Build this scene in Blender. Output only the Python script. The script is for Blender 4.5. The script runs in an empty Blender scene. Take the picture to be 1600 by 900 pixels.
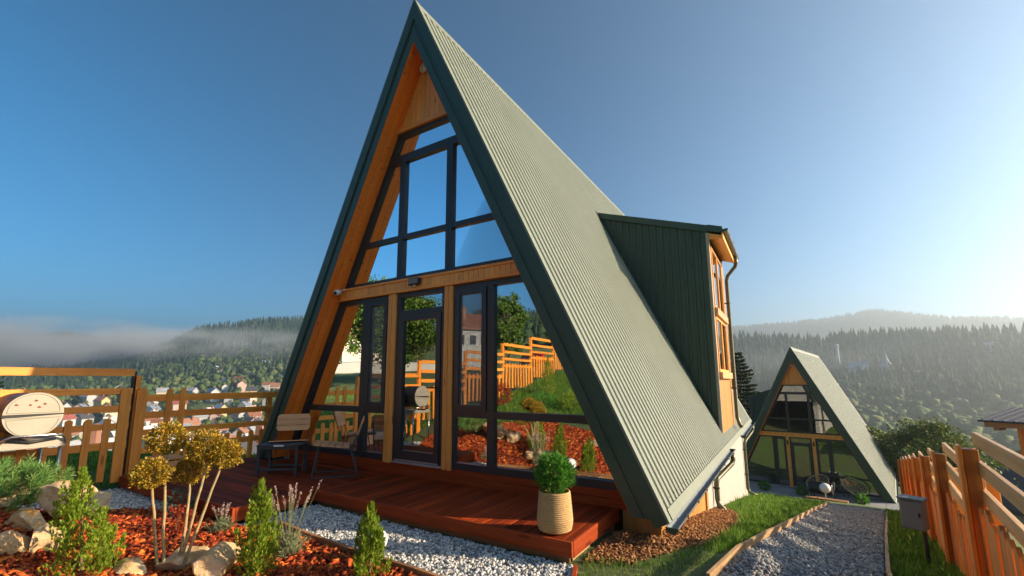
import bpy, math, random
import numpy as np
from mathutils import Vector, Matrix, Euler

rng = np.random.default_rng(7)
random.seed(7)
sc = bpy.context.scene
COL = sc.collection
R = math.radians
PI = math.pi

# ------------------------------------------------------------------ camera
CAM = np.array((4.4444, -4.6596, 1.1402))
RIGHT = np.array((0.849762, 0.527150, -0.004054))
UPV = np.array((0.081889, -0.124401, 0.988847))
FWD = np.array((-0.520767, 0.840617, 0.148879))
cd = bpy.data.cameras.new('camera')
cam = bpy.data.objects.new('camera', cd)
COL.objects.link(cam)
cd.sensor_width = 36
cd.lens = 15.3187
cd.shift_y = 0.02652
cd.clip_start = 0.05
cd.clip_end = 9000
cam.matrix_world = Matrix(((RIGHT[0], UPV[0], -FWD[0], CAM[0]), (RIGHT[1], UPV[1], -FWD[1], CAM[1]),
                           (RIGHT[2], UPV[2], -FWD[2], CAM[2]), (0, 0, 0, 1)))
sc.camera = cam

# ------------------------------------------------------------------ light
SUN_EL, SUN_AZ = R(20.5), R(27)          # azimuth from +X towards +Y
sv = Vector((math.cos(SUN_EL) * math.cos(SUN_AZ), math.cos(SUN_EL) * math.sin(SUN_AZ), math.sin(SUN_EL)))
sl = bpy.data.lights.new('sun', 'SUN')
sl.energy = 3.0
sl.angle = R(0.5)
sl.color = (1.0, 0.80, 0.56)
so = bpy.data.objects.new('sun', sl)
COL.objects.link(so)
so.rotation_euler = sv.to_track_quat('Z', 'Y').to_euler()
so.location = (20, 10, 20)
w = bpy.data.worlds.new('World')
sc.world = w
w.use_nodes = True
nt = w.node_tree
bgn = nt.nodes['Background']
sky = nt.nodes.new('ShaderNodeTexSky')
sky.sky_type = 'NISHITA'
sky.sun_disc = False
sky.sun_elevation = SUN_EL
sky.sun_rotation = PI / 2 - SUN_AZ
sky.altitude = 1200
sky.air_density = 1.0
sky.dust_density = 1.2
sky.ozone_density = 4.0
gm = nt.nodes.new('ShaderNodeGamma')
gm.inputs[1].default_value = 1.42
hs = nt.nodes.new('ShaderNodeHueSaturation')
hs.inputs['Saturation'].default_value = 1.12
hs.inputs['Hue'].default_value = 0.478
hs.inputs['Value'].default_value = 0.131
nt.links.new(sky.outputs[0], gm.inputs[0])
nt.links.new(gm.outputs[0], hs.inputs['Color'])
nt.links.new(hs.outputs[0], bgn.inputs[0])
bgn.inputs[1].default_value = 0.15
sc.view_settings.view_transform = 'Standard'
sc.view_settings.look = 'None'
sc.view_settings.gamma = 1
sc.view_settings.exposure = 2.3
HAZE_DENSITY = 0.00068
HAZE = True
MIST_DENSITY = 0.042
# low fog: label, (picture column, row, distance, half width px, half height px, half depth m)
# low fog: label, (picture column, row, distance, half width px, half height px, half depth m), noise seed
MIST = [('pale fog bank lying across the dark hill on the left', (330, 552, 640, 300, 46, 120), 3.0, 1.0),
        ('low fog bank filling the gap between the two left hills', (60, 548, 700, 300, 60, 160), 11.0, 1.0),
        ('thin mist over the woodland below the spruce ridge on the right', (1440, 625, 500, 620, 105, 170), 23.0, 0.30)]

# ------------------------------------------------------------------ materials
def nodes(name):
    m = bpy.data.materials.new(name)
    m.use_nodes = True
    t = m.node_tree
    b = t.nodes['Principled BSDF']
    return m, t, b

def N(t, kind, **kw):
    n = t.nodes.new(kind)
    for k, v in kw.items():
        setattr(n, k, v)
    return n

def ramp(t, fac, stops):
    r = N(t, 'ShaderNodeValToRGB')
    el = r.color_ramp.elements
    while len(el) < len(stops):
        el.new(0.5)
    for e, (p, c) in zip(el, stops):
        e.position = p
        e.color = (*c, 1)
    t.links.new(fac, r.inputs[0])
    return r.outputs[0]

def mixc(t, fac, a, b, mode='MIX'):
    n = N(t, 'ShaderNodeMix', data_type='RGBA', blend_type=mode)
    for sck, v in ((n.inputs[0], fac), (n.inputs[6], a), (n.inputs[7], b)):
        if hasattr(v, 'links'):
            t.links.new(v, sck)
        elif isinstance(v, (int, float)):
            sck.default_value = v
        else:
            sck.default_value = (*v, 1)
    return n.outputs[2]

def noise(t, vec, scale, detail=4, rough=0.6, dist=0):
    n = N(t, 'ShaderNodeTexNoise')
    n.inputs['Scale'].default_value = scale
    n.inputs['Detail'].default_value = detail
    n.inputs['Roughness'].default_value = rough
    n.inputs['Distortion'].default_value = dist
    if vec is not None:
        t.links.new(vec, n.inputs['Vector'])
    return n.outputs['Fac']

def mapped(t, scale=(1, 1, 1), rand=True, coord='Object', island=False):
    tc = N(t, 'ShaderNodeTexCoord')
    mp = N(t, 'ShaderNodeMapping')
    mp.inputs['Scale'].default_value = scale
    t.links.new(tc.outputs[coord], mp.inputs['Vector'])
    if rand:
        oi = N(t, 'ShaderNodeObjectInfo')
        mu = N(t, 'ShaderNodeVectorMath', operation='MULTIPLY_ADD')
        cx = N(t, 'ShaderNodeCombineXYZ')
        for k in range(3):
            t.links.new(oi.outputs['Random'], cx.inputs[k])
        t.links.new(cx.outputs[0], mu.inputs[0])
        mu.inputs[1].default_value = (37, 53, 71)
        t.links.new(mp.outputs[0], mu.inputs[2])
        return mu.outputs[0]
    return mp.outputs[0]

def bump(t, b, h, strength, dist=0.01):
    n = N(t, 'ShaderNodeBump')
    n.inputs['Strength'].default_value = strength
    n.inputs['Distance'].default_value = dist
    t.links.new(h, n.inputs['Height'])
    t.links.new(n.outputs[0], b.inputs['Normal'])

def wood(name, dark, light, axis='z', rough=0.5, knots=True, spread=0.35, coat=0.0, grain=1.0, spec=0.5):
    m, t, b = nodes(name)
    s = {'x': (1.2, 22, 22), 'y': (22, 1.2, 22), 'z': (22, 22, 1.2)}[axis]
    s = tuple(q * grain for q in s)
    v = mapped(t, s)
    f = noise(t, v, 1.0, 6, 0.62, 0.6)
    c = ramp(t, f, [(0.25, dark), (0.5, tuple((a + q) / 2 for a, q in zip(dark, light))), (0.75, light)])
    oi = N(t, 'ShaderNodeObjectInfo')
    gi = N(t, 'ShaderNodeNewGeometry')
    ad = N(t, 'ShaderNodeMath', operation='ADD')
    t.links.new(oi.outputs['Random'], ad.inputs[0])
    t.links.new(gi.outputs['Random Per Island'], ad.inputs[1])
    fr = N(t, 'ShaderNodeMath', operation='FRACT')
    t.links.new(ad.outputs[0], fr.inputs[0])
    tint = ramp(t, fr.outputs[0], [(0, (1 - spread,) * 3), (1, (1 + spread * 0.35,) * 3)])
    c = mixc(t, 1.0, c, tint, 'MULTIPLY')
    if knots:
        ks = {'x': (1.6, 7, 7), 'y': (7, 1.6, 7), 'z': (7, 7, 1.6)}[axis]
        vo = N(t, 'ShaderNodeTexVoronoi')
        vo.inputs['Scale'].default_value = 1.0
        t.links.new(mapped(t, ks), vo.inputs['Vector'])
        kf = ramp(t, vo.outputs['Distance'], [(0.07, (1, 1, 1)), (0.16, (0, 0, 0))])
        sp = N(t, 'ShaderNodeMath', operation='MULTIPLY')
        t.links.new(kf, sp.inputs[0])
        sp.inputs[1].default_value = 0.75
        c = mixc(t, sp.outputs[0], c, tuple(q * 0.28 for q in dark))
    t.links.new(c, b.inputs['Base Color'])
    b.inputs['Roughness'].default_value = rough
    b.inputs['Specular IOR Level'].default_value = spec
    if coat:
        b.inputs['Coat Weight'].default_value = coat
        b.inputs['Coat Roughness'].default_value = 0.25
    bump(t, b, f, 0.25, 0.004)
    return m

def plain(name, col, rough=0.5, metal=0.0, var=0.12, scale=6.0, bmp=0.0, bscale=60):
    m, t, b = nodes(name)
    v = mapped(t)
    f = noise(t, v, scale, 5, 0.6)
    c = ramp(t, f, [(0.3, tuple(q * (1 - var) for q in col)), (0.7, tuple(min(1, q * (1 + var)) for q in col))])
    t.links.new(c, b.inputs['Base Color'])
    rr = N(t, 'ShaderNodeMapRange')
    t.links.new(f, rr.inputs[0])
    rr.inputs[3].default_value = max(0.03, rough - 0.08)
    rr.inputs[4].default_value = min(1, rough + 0.08)
    t.links.new(rr.outputs[0], b.inputs['Roughness'])
    b.inputs['Metallic'].default_value = metal
    if bmp:
        bump(t, b, noise(t, v, bscale, 4, 0.6), bmp, 0.01)
    return m

def island(name, stops, rough=0.7, trans=0.0, nscale=0, spec=0.3):
    """colour picked per loose piece (leaf, stone, chip)"""
    m, t, b = nodes(name)
    gi = N(t, 'ShaderNodeNewGeometry')
    f = gi.outputs['Random Per Island']
    c = ramp(t, f, stops)
    if nscale:
        nf = noise(t, mapped(t, rand=False), nscale, 3, 0.6)
        c = mixc(t, 1.0, c, ramp(t, nf, [(0.3, (0.62,) * 3), (0.7, (1.25,) * 3)]), 'MULTIPLY')
    t.links.new(c, b.inputs['Base Color'])
    b.inputs['Roughness'].default_value = rough
    b.inputs['Specular IOR Level'].default_value = spec
    if trans:
        tr = N(t, 'ShaderNodeBsdfTranslucent')
        t.links.new(c, tr.inputs[0])
        mx = N(t, 'ShaderNodeMixShader')
        mx.inputs[0].default_value = trans
        t.links.new(b.outputs[0], mx.inputs[1])
        t.links.new(tr.outputs[0], mx.inputs[2])
        t.links.new(mx.outputs[0], t.nodes['Material Output'].inputs[0])
    return m

def glass(name, refl=0.5, tint=(0.85, 0.88, 0.88), rough=0.0):
    m, t, b = nodes(name)
    t.nodes.remove(b)
    tr = N(t, 'ShaderNodeBsdfTransparent')
    tr.inputs[0].default_value = (*tint, 1)
    gl = N(t, 'ShaderNodeBsdfGlossy')
    gl.inputs['Color'].default_value = (0.93, 0.96, 1, 1)
    gl.inputs['Roughness'].default_value = rough
    fr = N(t, 'ShaderNodeFresnel')
    fr.inputs[0].default_value = 1.5
    mr = N(t, 'ShaderNodeMapRange')
    mr.inputs[3].default_value = refl
    mr.inputs[4].default_value = 1.0
    t.links.new(fr.outputs[0], mr.inputs[0])
    mx = N(t, 'ShaderNodeMixShader')
    t.links.new(mr.outputs[0], mx.inputs[0])
    t.links.new(tr.outputs[0], mx.inputs[1])
    t.links.new(gl.outputs[0], mx.inputs[2])
    # very slight waviness of the panes
    wv = noise(t, mapped(t), 1.3, 1, 0.4)
    bp = N(t, 'ShaderNodeBump')
    bp.inputs['Strength'].default_value = 0.08
    bp.inputs['Distance'].default_value = 0.02
    t.links.new(wv, bp.inputs['Height'])
    t.links.new(bp.outputs[0], gl.inputs['Normal'])
    t.links.new(mx.outputs[0], t.nodes['Material Output'].inputs[0])
    return m

M = {}
M['pine_x'] = wood('orange stained pine x', (0.88, 0.26, 0.03), (0.98, 0.42, 0.08), 'x', spread=0.18)
M['pine_y'] = wood('orange stained pine y', (0.86, 0.34, 0.05), (0.97, 0.55, 0.15), 'y', spread=0.18)
M['pine_z'] = wood('orange stained pine z', (0.88, 0.30, 0.04), (0.98, 0.46, 0.11), 'z', spread=0.18)
M['soffit'] = wood('stained soffit pine', (0.88, 0.15, 0.008), (0.98, 0.30, 0.025), 'x', spread=0.12)
M['fence_l_z'] = wood('weathered honey pine z', (0.80, 0.21, 0.018), (0.97, 0.40, 0.055), 'z', spread=0.25)
M['fence_l_y'] = wood('weathered honey pine y', (0.80, 0.21, 0.018), (0.97, 0.40, 0.055), 'y', spread=0.25)
M['fence_r_z'] = wood('red orange stained wood z', (0.60, 0.13, 0.010), (0.90, 0.32, 0.035), 'z', spread=0.4)
M['side_pine'] = wood('yellow pine dimmed for sun z', (0.38, 0.165, 0.034), (0.56, 0.30, 0.085), 'z', spread=0.2)  # darker pine copy: base colour lowered to offset direct sun on the side boards
M['fence_r_y'] = wood('pale raw larch y', (0.50, 0.25, 0.09), (0.74, 0.46, 0.21), 'y')
M['deck_x'] = wood('red brown deck stain x', (0.11, 0.015, 0.005), (0.38, 0.058, 0.012), 'x', 0.62, spread=0.5, knots=False, spec=0.10)
M['deck_y'] = wood('red brown deck stain y', (0.13, 0.016, 0.004), (0.46, 0.070, 0.012), 'y', 0.62, spread=0.5, knots=False, spec=0.10)
M['deck_edge_x'] = wood('red brown edge stain x', (0.20, 0.027, 0.007), (0.42, 0.072, 0.014), 'x', 0.6, spread=0.2, spec=0.15)
M['deck_edge_y'] = wood('red brown edge stain y', (0.20, 0.027, 0.007), (0.42, 0.072, 0.014), 'y', 0.6, spread=0.2, spec=0.15)
M['raw_y'] = wood('raw timber y', (0.36, 0.21, 0.09), (0.62, 0.41, 0.20), 'y', 0.7)
M['raw_x'] = wood('raw timber x', (0.22, 0.10, 0.04), (0.42, 0.20, 0.075), 'x', 0.7)
M['chairwood'] = wood('teak slat', (0.64, 0.26, 0.09), (0.86, 0.46, 0.20), 'x', 0.55, knots=False, spread=0.2)
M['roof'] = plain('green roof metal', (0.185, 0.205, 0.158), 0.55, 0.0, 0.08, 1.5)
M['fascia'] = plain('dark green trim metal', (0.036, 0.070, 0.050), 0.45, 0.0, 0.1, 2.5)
M['frame'] = plain('anthracite window frame', (0.022, 0.027, 0.036), 0.4, 0, 0.08, 4)
M['dark_metal'] = plain('dark grey metal', (0.05, 0.058, 0.064), 0.5, 0.1)
M['black'] = plain('black plastic', (0.012, 0.012, 0.013), 0.5)
M['plaster'] = plain('cream plaster', (0.42, 0.40, 0.36), 0.9, 0, 0.05, 1.8, 0.25, 90)
M['white'] = plain('white plastic', (0.78, 0.78, 0.76), 0.4, 0, 0.03)
M['cream_metal'] = plain('cream painted steel', (0.36, 0.325, 0.255), 0.5, 0, 0.06, 5)
M['rust'] = plain('rust patch', (0.20, 0.055, 0.015), 0.9, 0, 0.4, 20)
M['galv'] = plain('galvanised steel', (0.15, 0.175, 0.195), 0.6, 0.2, 0.15, 5)
M['chrome'] = plain('brushed steel', (0.55, 0.54, 0.52), 0.3, 1.0, 0.08)
M['olive'] = plain('olive downpipe', (0.10, 0.10, 0.045), 0.35, 0.1, 0.1)
M['grey_box'] = plain('grey meter box', (0.19, 0.195, 0.185), 0.55, 0.0, 0.08)
M['glass'] = glass('coated house glass', 0.42)
M['glass2'] = glass('clear dark glass', 0.16)
def veil():
    m, t, b = nodes('grey insect screen')
    b.inputs['Base Color'].default_value = (0.22, 0.22, 0.21, 1)
    b.inputs['Roughness'].default_value = 0.8
    tr = N(t, 'ShaderNodeBsdfTransparent')
    mx = N(t, 'ShaderNodeMixShader')
    v = noise(t, mapped(t, (60, 60, 1.5)), 1.0, 3, 0.6)
    mr = N(t, 'ShaderNodeMapRange')
    mr.inputs[3].default_value = 0.12; mr.inputs[4].default_value = 0.42
    t.links.new(v, mr.inputs[0])
    t.links.new(mr.outputs[0], mx.inputs[0])
    t.links.new(tr.outputs[0], mx.inputs[1]); t.links.new(b.outputs[0], mx.inputs[2])
    t.links.new(mx.outputs[0], t.nodes['Material Output'].inputs[0])
    return m
M['screen'] = veil()
M['silver'] = plain('silver threshold', (0.6, 0.62, 0.66), 0.3, 0.8)
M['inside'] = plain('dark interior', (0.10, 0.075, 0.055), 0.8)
M['floor_in'] = plain('interior floor', (0.16, 0.11, 0.07), 0.5)
M['upholstery'] = plain('tan upholstery', (0.72, 0.50, 0.28), 0.9, 0, 0.08, 8)
M['sofa'] = plain('olive beige sofa cloth', (0.26, 0.24, 0.12), 0.9, 0, 0.1, 8)
M['terrace'] = plain('grey concrete', (0.27, 0.27, 0.27), 0.9, 0, 0.12, 3, 0.2, 40)
M['wicker'] = plain('pale wicker cane', (0.48, 0.36, 0.21), 0.6)
M['tar'] = plain('black roofing', (0.02, 0.02, 0.022), 0.6)
M['rope'] = None
def rope():
    m, t, b = nodes('coiled natural rope')
    v = mapped(t, rand=False)
    wv = N(t, 'ShaderNodeTexWave', wave_type='BANDS', bands_direction='DIAGONAL')
    wv.inputs['Scale'].default_value = 55
    wv.inputs['Distortion'].default_value = 1.5
    t.links.new(v, wv.inputs['Vector'])
    f = noise(t, v, 60, 4)
    c = mixc(t, wv.outputs['Fac'], (0.36, 0.21, 0.085), (0.60, 0.39, 0.17))
    c = mixc(t, 0.35, c, ramp(t, f, [(0.3, (0.3, 0.17, 0.07)), (0.7, (0.66, 0.45, 0.2))]))
    t.links.new(c, b.inputs['Base Color'])
    b.inputs['Roughness'].default_value = 0.95
    bump(t, b, wv.outputs['Fac'], 0.5, 0.004)
    return m
M['rope'] = rope()
M['gravel'] = island('gravel stone', [(0, (0.24, 0.245, 0.25)), (0.35, (0.42, 0.42, 0.42)), (0.75, (0.62, 0.61, 0.59)), (0.93, (0.72, 0.68, 0.6)), (1, (0.54, 0.40, 0.27))], 0.85)
M['gravel_path'] = island('path gravel stone', [(0, (0.13, 0.135, 0.145)), (0.4, (0.27, 0.275, 0.285)), (0.85, (0.42, 0.42, 0.42)), (1, (0.38, 0.31, 0.23))], 0.85)
M['chips'] = island('red bark chip', [(0, (0.07, 0.010, 0.004)), (0.35, (0.24, 0.030, 0.007)), (0.75, (0.46, 0.075, 0.012)), (1, (0.66, 0.20, 0.03))], 0.8)
M['clods'] = island('soil clod', [(0, (0.16, 0.07, 0.028)), (0.6, (0.30, 0.135, 0.05)), (1, (0.42, 0.21, 0.085))], 0.95)
M['grass'] = island('grass blade', [(0, (0.05, 0.13, 0.012)), (0.55, (0.11, 0.24, 0.022)), (0.9, (0.19, 0.31, 0.04)), (1, (0.34, 0.31, 0.09))], 0.6, 0.4)
M['thuja'] = island('thuja spray', [(0, (0.06, 0.14, 0.012)), (0.45, (0.17, 0.29, 0.02)), (1, (0.42, 0.46, 0.04))], 0.6, 0.4)
M['gold'] = island('golden thuja spray', [(0, (0.035, 0.06, 0.010)), (0.36, (0.13, 0.13, 0.016)), (0.62, (0.48, 0.33, 0.03)), (0.93, (0.78, 0.42, 0.03)), (1, (0.6, 0.16, 0.02))], 0.6, 0.18)
M['pine_needle'] = island('pine needle', [(0, (0.05, 0.15, 0.035)), (0.6, (0.15, 0.30, 0.065)), (1, (0.32, 0.43, 0.12))], 0.55, 0.3)
M['lav_leaf'] = island('lavender leaf', [(0, (0.12, 0.16, 0.08)), (0.6, (0.24, 0.28, 0.15)), (1, (0.36, 0.38, 0.2))], 0.7, 0.25)
M['lav_flower'] = island('dry lavender flower', [(0, (0.28, 0.2, 0.19)), (0.6, (0.44, 0.33, 0.29)), (1, (0.55, 0.43, 0.34))], 0.8, 0.2)
M['barberry'] = island('red barberry leaf', [(0, (0.2, 0.02, 0.015)), (0.7, (0.42, 0.05, 0.02)), (1, (0.3, 0.16, 0.03))], 0.6, 0.3)
M['juniper'] = island('blue juniper', [(0, (0.03, 0.085, 0.06)), (1, (0.09, 0.17, 0.12))], 0.7, 0.15)
M['boxleaf'] = island('potted conifer leaf', [(0, (0.03, 0.13, 0.014)), (0.6, (0.085, 0.27, 0.03)), (1, (0.22, 0.42, 0.07))], 0.55, 0.4)
M['leaf'] = island('broad tree leaf', [(0, (0.05, 0.09, 0.018)), (0.6, (0.10, 0.15, 0.03)), (1, (0.22, 0.22, 0.06))], 0.6, 0.35)
M['leaf2'] = island('garden tree leaf', [(0, (0.04, 0.1, 0.012)), (0.6, (0.09, 0.17, 0.02)), (1, (0.2, 0.27, 0.04))], 0.6, 0.35)
M['spruce'] = island('spruce twig', [(0, (0.02, 0.045, 0.014)), (0.6, (0.045, 0.08, 0.022)), (1, (0.10, 0.12, 0.04))], 0.7, 0.15)
M['conifer'] = island('far conifer', [(0, (0.018, 0.04, 0.016)), (0.7, (0.035, 0.065, 0.024)), (1, (0.06, 0.085, 0.03))], 0.9)
M['decid'] = island('far broadleaf', [(0, (0.04, 0.075, 0.02)), (0.7, (0.075, 0.115, 0.03)), (1, (0.13, 0.14, 0.04))], 0.9)
M['bark'] = plain('brown bark', (0.14, 0.085, 0.05), 0.9, 0, 0.3, 12, 0.5, 50)
M['stem'] = plain('pale topiary stem', (0.34, 0.25, 0.12), 0.8, 0, 0.25, 25, 0.4, 120)
M['soil_pot'] = plain('potting soil', (0.05, 0.03, 0.02), 0.95, 0, 0.3, 30)

def rock_mat():
    m, t, b = nodes('ochre sandstone')
    v = mapped(t, (1, 1, 1))
    f = noise(t, v, 3.2, 8, 0.66, 0.7)
    g = noise(t, v, 22, 5, 0.7)
    c = ramp(t, f, [(0.25, (0.34, 0.21, 0.09)), (0.42, (0.58, 0.37, 0.16)), (0.55, (0.66, 0.48, 0.28)), (0.66, (0.72, 0.32, 0.055))])
    c = mixc(t, 0.5, c, ramp(t, g, [(0.3, (0.55,) * 3), (0.7, (1.15,) * 3)]), 'MULTIPLY')
    t.links.new(c, b.inputs['Base Color'])
    b.inputs['Roughness'].default_value = 0.92
    bump(t, b, g, 0.6, 0.02)
    return m
M['rock'] = rock_mat()

def ground_mat():
    m, t, b = nodes('grassy ground')
    v = mapped(t, rand=False)
    f = noise(t, v, 0.35, 6, 0.6)
    g = noise(t, v, 9, 6, 0.7)
    hh = noise(t, v, 0.012, 5, 0.6)
    c1 = ramp(t, g, [(0.3, (0.05, 0.10, 0.014)), (0.55, (0.11, 0.185, 0.025)), (0.8, (0.22, 0.25, 0.05))])
    c2 = ramp(t, g, [(0.3, (0.07, 0.075, 0.022)), (0.7, (0.16, 0.15, 0.055))])
    c = mixc(t, ramp(t, f, [(0.42, (0, 0, 0)), (0.62, (1, 1, 1))]), c1, c2)
    c = mixc(t, ramp(t, hh, [(0.4, (0, 0, 0)), (0.6, (0.8, 0.8, 0.8))]), c, (0.05, 0.075, 0.025))
    t.links.new(c, b.inputs['Base Color'])
    b.inputs['Roughness'].default_value = 0.95
    bump(t, b, g, 0.6, 0.03)
    return m
M['ground'] = ground_mat()
M['gravel_base'] = plain('crushed stone bed', (0.26, 0.26, 0.265), 0.95, 0, 0.35, 45, 0.8, 60)
M['mulch_base'] = plain('red bark bed', (0.07, 0.014, 0.006), 0.95, 0, 0.5, 30, 0.8, 50)
M['soil'] = plain('brown soil', (0.22, 0.105, 0.042), 0.97, 0, 0.35, 14, 0.9, 30)

# ------------------------------------------------------------------ mesh helpers
class MB:
    def __init__(s):
        s.v, s.f = [], []
    def add(s, V, F):
        o = len(s.v)
        s.v += [tuple(map(float, q)) for q in V]
        s.f += [tuple(o + i for i in f) for f in F]
        return s
    def box(s, x0, x1, y0, y1, z0, z1, c=0.0, T=None):
        if c <= 0:
            V = [(x, y, z) for z in (z0, z1) for y in (y0, y1) for x in (x0, x1)]
            F = [(0, 2, 3, 1), (4, 5, 7, 6), (0, 1, 5, 4), (2, 6, 7, 3), (0, 4, 6, 2), (1, 3, 7, 5)]
        else:
            V, F, idx = [], [], {}
            X, Y, Z = (x0, x1), (y0, y1), (z0, z1)
            for i in (0, 1):
                for j in (0, 1):
                    for k in (0, 1):
                        sx, sy, sz = (c if i == 0 else -c), (c if j == 0 else -c), (c if k == 0 else -c)
                        idx[i, j, k, 0] = len(V); V.append((X[i], Y[j] + sy, Z[k] + sz))
                        idx[i, j, k, 1] = len(V); V.append((X[i] + sx, Y[j], Z[k] + sz))
                        idx[i, j, k, 2] = len(V); V.append((X[i] + sx, Y[j] + sy, Z[k]))
            def q(*a):
                F.append(tuple(a))
            for i in (0, 1):
                a = [idx[i, 0, 0, 0], idx[i, 1, 0, 0], idx[i, 1, 1, 0], idx[i, 0, 1, 0]]
                q(*(a if i else a[::-1]))
                a = [idx[0, i, 0, 1], idx[1, i, 0, 1], idx[1, i, 1, 1], idx[0, i, 1, 1]]
                q(*(a[::-1] if i else a))
                a = [idx[0, 0, i, 2], idx[1, 0, i, 2], idx[1, 1, i, 2], idx[0, 1, i, 2]]
                q(*(a if i else a[::-1]))
            for i in (0, 1):
                for j in (0, 1):
                    fl = (i + j) % 2 == 0
                    a = [idx[i, j, 0, 0], idx[i, j, 0, 1], idx[i, j, 1, 1], idx[i, j, 1, 0]]
                    q(*(a if fl else a[::-1]))
                    a = [idx[i, 0, j, 0], idx[i, 0, j, 2], idx[i, 1, j, 2], idx[i, 1, j, 0]]
                    q(*(a[::-1] if fl else a))
                    a = [idx[0, i, j, 1], idx[0, i, j, 2], idx[1, i, j, 2], idx[1, i, j, 1]]
                    q(*(a if fl else a[::-1]))
                    for k in (0, 1):
                        a = [idx[i, j, k, 0], idx[i, j, k, 1], idx[i, j, k, 2]]
                        q(*(a[::-1] if (i + j + k) % 2 == 0 else a))
        if T is not None:
            V = [T(p) for p in V]
        return s.add(V, F)
    def prism(s, poly, a, b, ax='y'):
        """polygon in the two other axes, extruded from a to b along ax"""
        n = len(poly)
        def P(p, h):
            return {'y': (p[0], h, p[1]), 'z': (p[0], p[1], h), 'x': (h, p[0], p[1])}[ax]
        V = [P(p, a) for p in poly] + [P(p, b) for p in poly]
        F = [tuple(range(n))[::-1], tuple(range(n, 2 * n))] + [(i, (i + 1) % n, n + (i + 1) % n, n + i) for i in range(n)]
        return s.add(V, F)
    def tube(s, pts, r, n=8, cap=True):
        pts = [Vector(p) for p in pts]
        rs = r if hasattr(r, '__len__') else [r] * len(pts)
        o = len(s.v)
        up = None
        for i, p in enumerate(pts):
            d = (pts[min(i + 1, len(pts) - 1)] - pts[max(i - 1, 0)]).normalized()
            if up is None:
                up = Vector((0, 0, 1)) if abs(d.z) < 0.9 else Vector((1, 0, 0))
            a = d.cross(up).normalized()
            bb = a.cross(d).normalized()
            up = bb
            for k in range(n):
                q = p + (a * math.cos(2 * PI * k / n) + bb * math.sin(2 * PI * k / n)) * rs[i]
                s.v.append(tuple(q))
        for i in range(len(pts) - 1):
            for k in range(n):
                k2 = (k + 1) % n
                s.f.append((o + i * n + k, o + i * n + k2, o + (i + 1) * n + k2, o + (i + 1) * n + k))
        if cap:
            s.f.append(tuple(o + k for k in range(n))[::-1])
            e = o + (len(pts) - 1) * n
            s.f.append(tuple(e + k for k in range(n)))
        return s
    def lathe(s, prof, c=(0, 0, 0), n=28):
        o = len(s.v)
        for r, z in prof:
            for k in range(n):
                s.v.append((c[0] + r * math.cos(2 * PI * k / n), c[1] + r * math.sin(2 * PI * k / n), c[2] + z))
        for i in range(len(prof) - 1):
            for k in range(n):
                k2 = (k + 1) % n
                s.f.append((o + i * n + k, o + i * n + k2, o + (i + 1) * n + k2, o + (i + 1) * n + k))
        return s
    def mesh(s, name, mat, smooth=False):
        me = bpy.data.meshes.new(name)
        me.from_pydata(s.v, [], s.f)
        if mat is not None:
            me.materials.append(M[mat] if isinstance(mat, str) else mat)
        if smooth:
            me.polygons.foreach_set('use_smooth', [True] * len(me.polygons))
        me.update()
        return me

def np_mesh(name, V, F, mat, smooth=False):
    """V (n,3), F (m,k) with constant k"""
    V = np.asarray(V, np.float32)
    F = np.asarray(F, np.int32)
    me = bpy.data.meshes.new(name)
    me.vertices.add(len(V))
    me.vertices.foreach_set('co', V.ravel())
    k = F.shape[1]
    me.loops.add(F.size)
    me.loops.foreach_set('vertex_index', F.ravel())
    me.polygons.add(len(F))
    me.polygons.foreach_set('loop_start', np.arange(0, F.size, k, dtype=np.int32))
    try:
        me.polygons.foreach_set('loop_total', np.full(len(F), k, np.int32))
    except Exception:
        pass
    me.materials.append(M[mat] if isinstance(mat, str) else mat)
    if smooth:
        me.polygons.foreach_set('use_smooth', np.ones(len(F), bool))
    me.update(calc_edges=True)
    me.validate()
    return me

def tag(o, label, cat, group=None, kind=None):
    if label: o['label'] = label
    if cat: o['category'] = cat
    if group: o['group'] = group
    if kind: o['kind'] = kind
    return o

def thing(name, label, cat, loc=(0, 0, 0), rz=0.0, group=None):
    o = bpy.data.objects.new(name, None)
    COL.objects.link(o)
    o.empty_display_size = 0.2
    o.location = loc
    o.rotation_euler = (0, 0, rz)
    return tag(o, label, cat, group)

def ob(name, me, parent=None, loc=(0, 0, 0), rot=(0, 0, 0), world=False, scale=(1, 1, 1)):
    o = bpy.data.objects.new(name, me)
    COL.objects.link(o)
    o.location = loc
    o.rotation_euler = rot
    o.scale = scale
    if parent is not None:
        o.parent = parent
        if world:
            p, L = parent, Matrix.Identity(4)
            chain = []
            while p is not None:
                chain.append(p)
                p = p.parent
            for q in reversed(chain):
                L = L @ q.matrix_parent_inverse @ Matrix.LocRotScale(q.location, q.rotation_euler, q.scale)
            o.matrix_parent_inverse = L.inverted()
    return o

def struct(name, me):
    o = ob(name, me)
    o['kind'] = 'structure'
    return o

def stuff(name, me, label, cat, parent=None):
    o = ob(name, me, parent)
    o['kind'] = 'stuff'
    if parent is None:
        tag(o, label, cat)
    return o

def clip(poly, a, b, c):
    """keep a*x + b*z <= c"""
    out = []
    for i in range(len(poly)):
        p, q = poly[i], poly[(i + 1) % len(poly)]
        dp, dq = a * p[0] + b * p[1] - c, a * q[0] + b * q[1] - c
        if dp <= 0: out.append(p)
        if dp * dq < 0:
            t = dp / (dp - dq)
            out.append((p[0] + (q[0] - p[0]) * t, p[1] + (q[1] - p[1]) * t))
    return out

def unit(v):
    return v / (np.linalg.norm(v, axis=-1, keepdims=True) + 1e-9)

def rand_dirs(n, r=rng):
    return unit(r.normal(size=(n, 3)))

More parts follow.
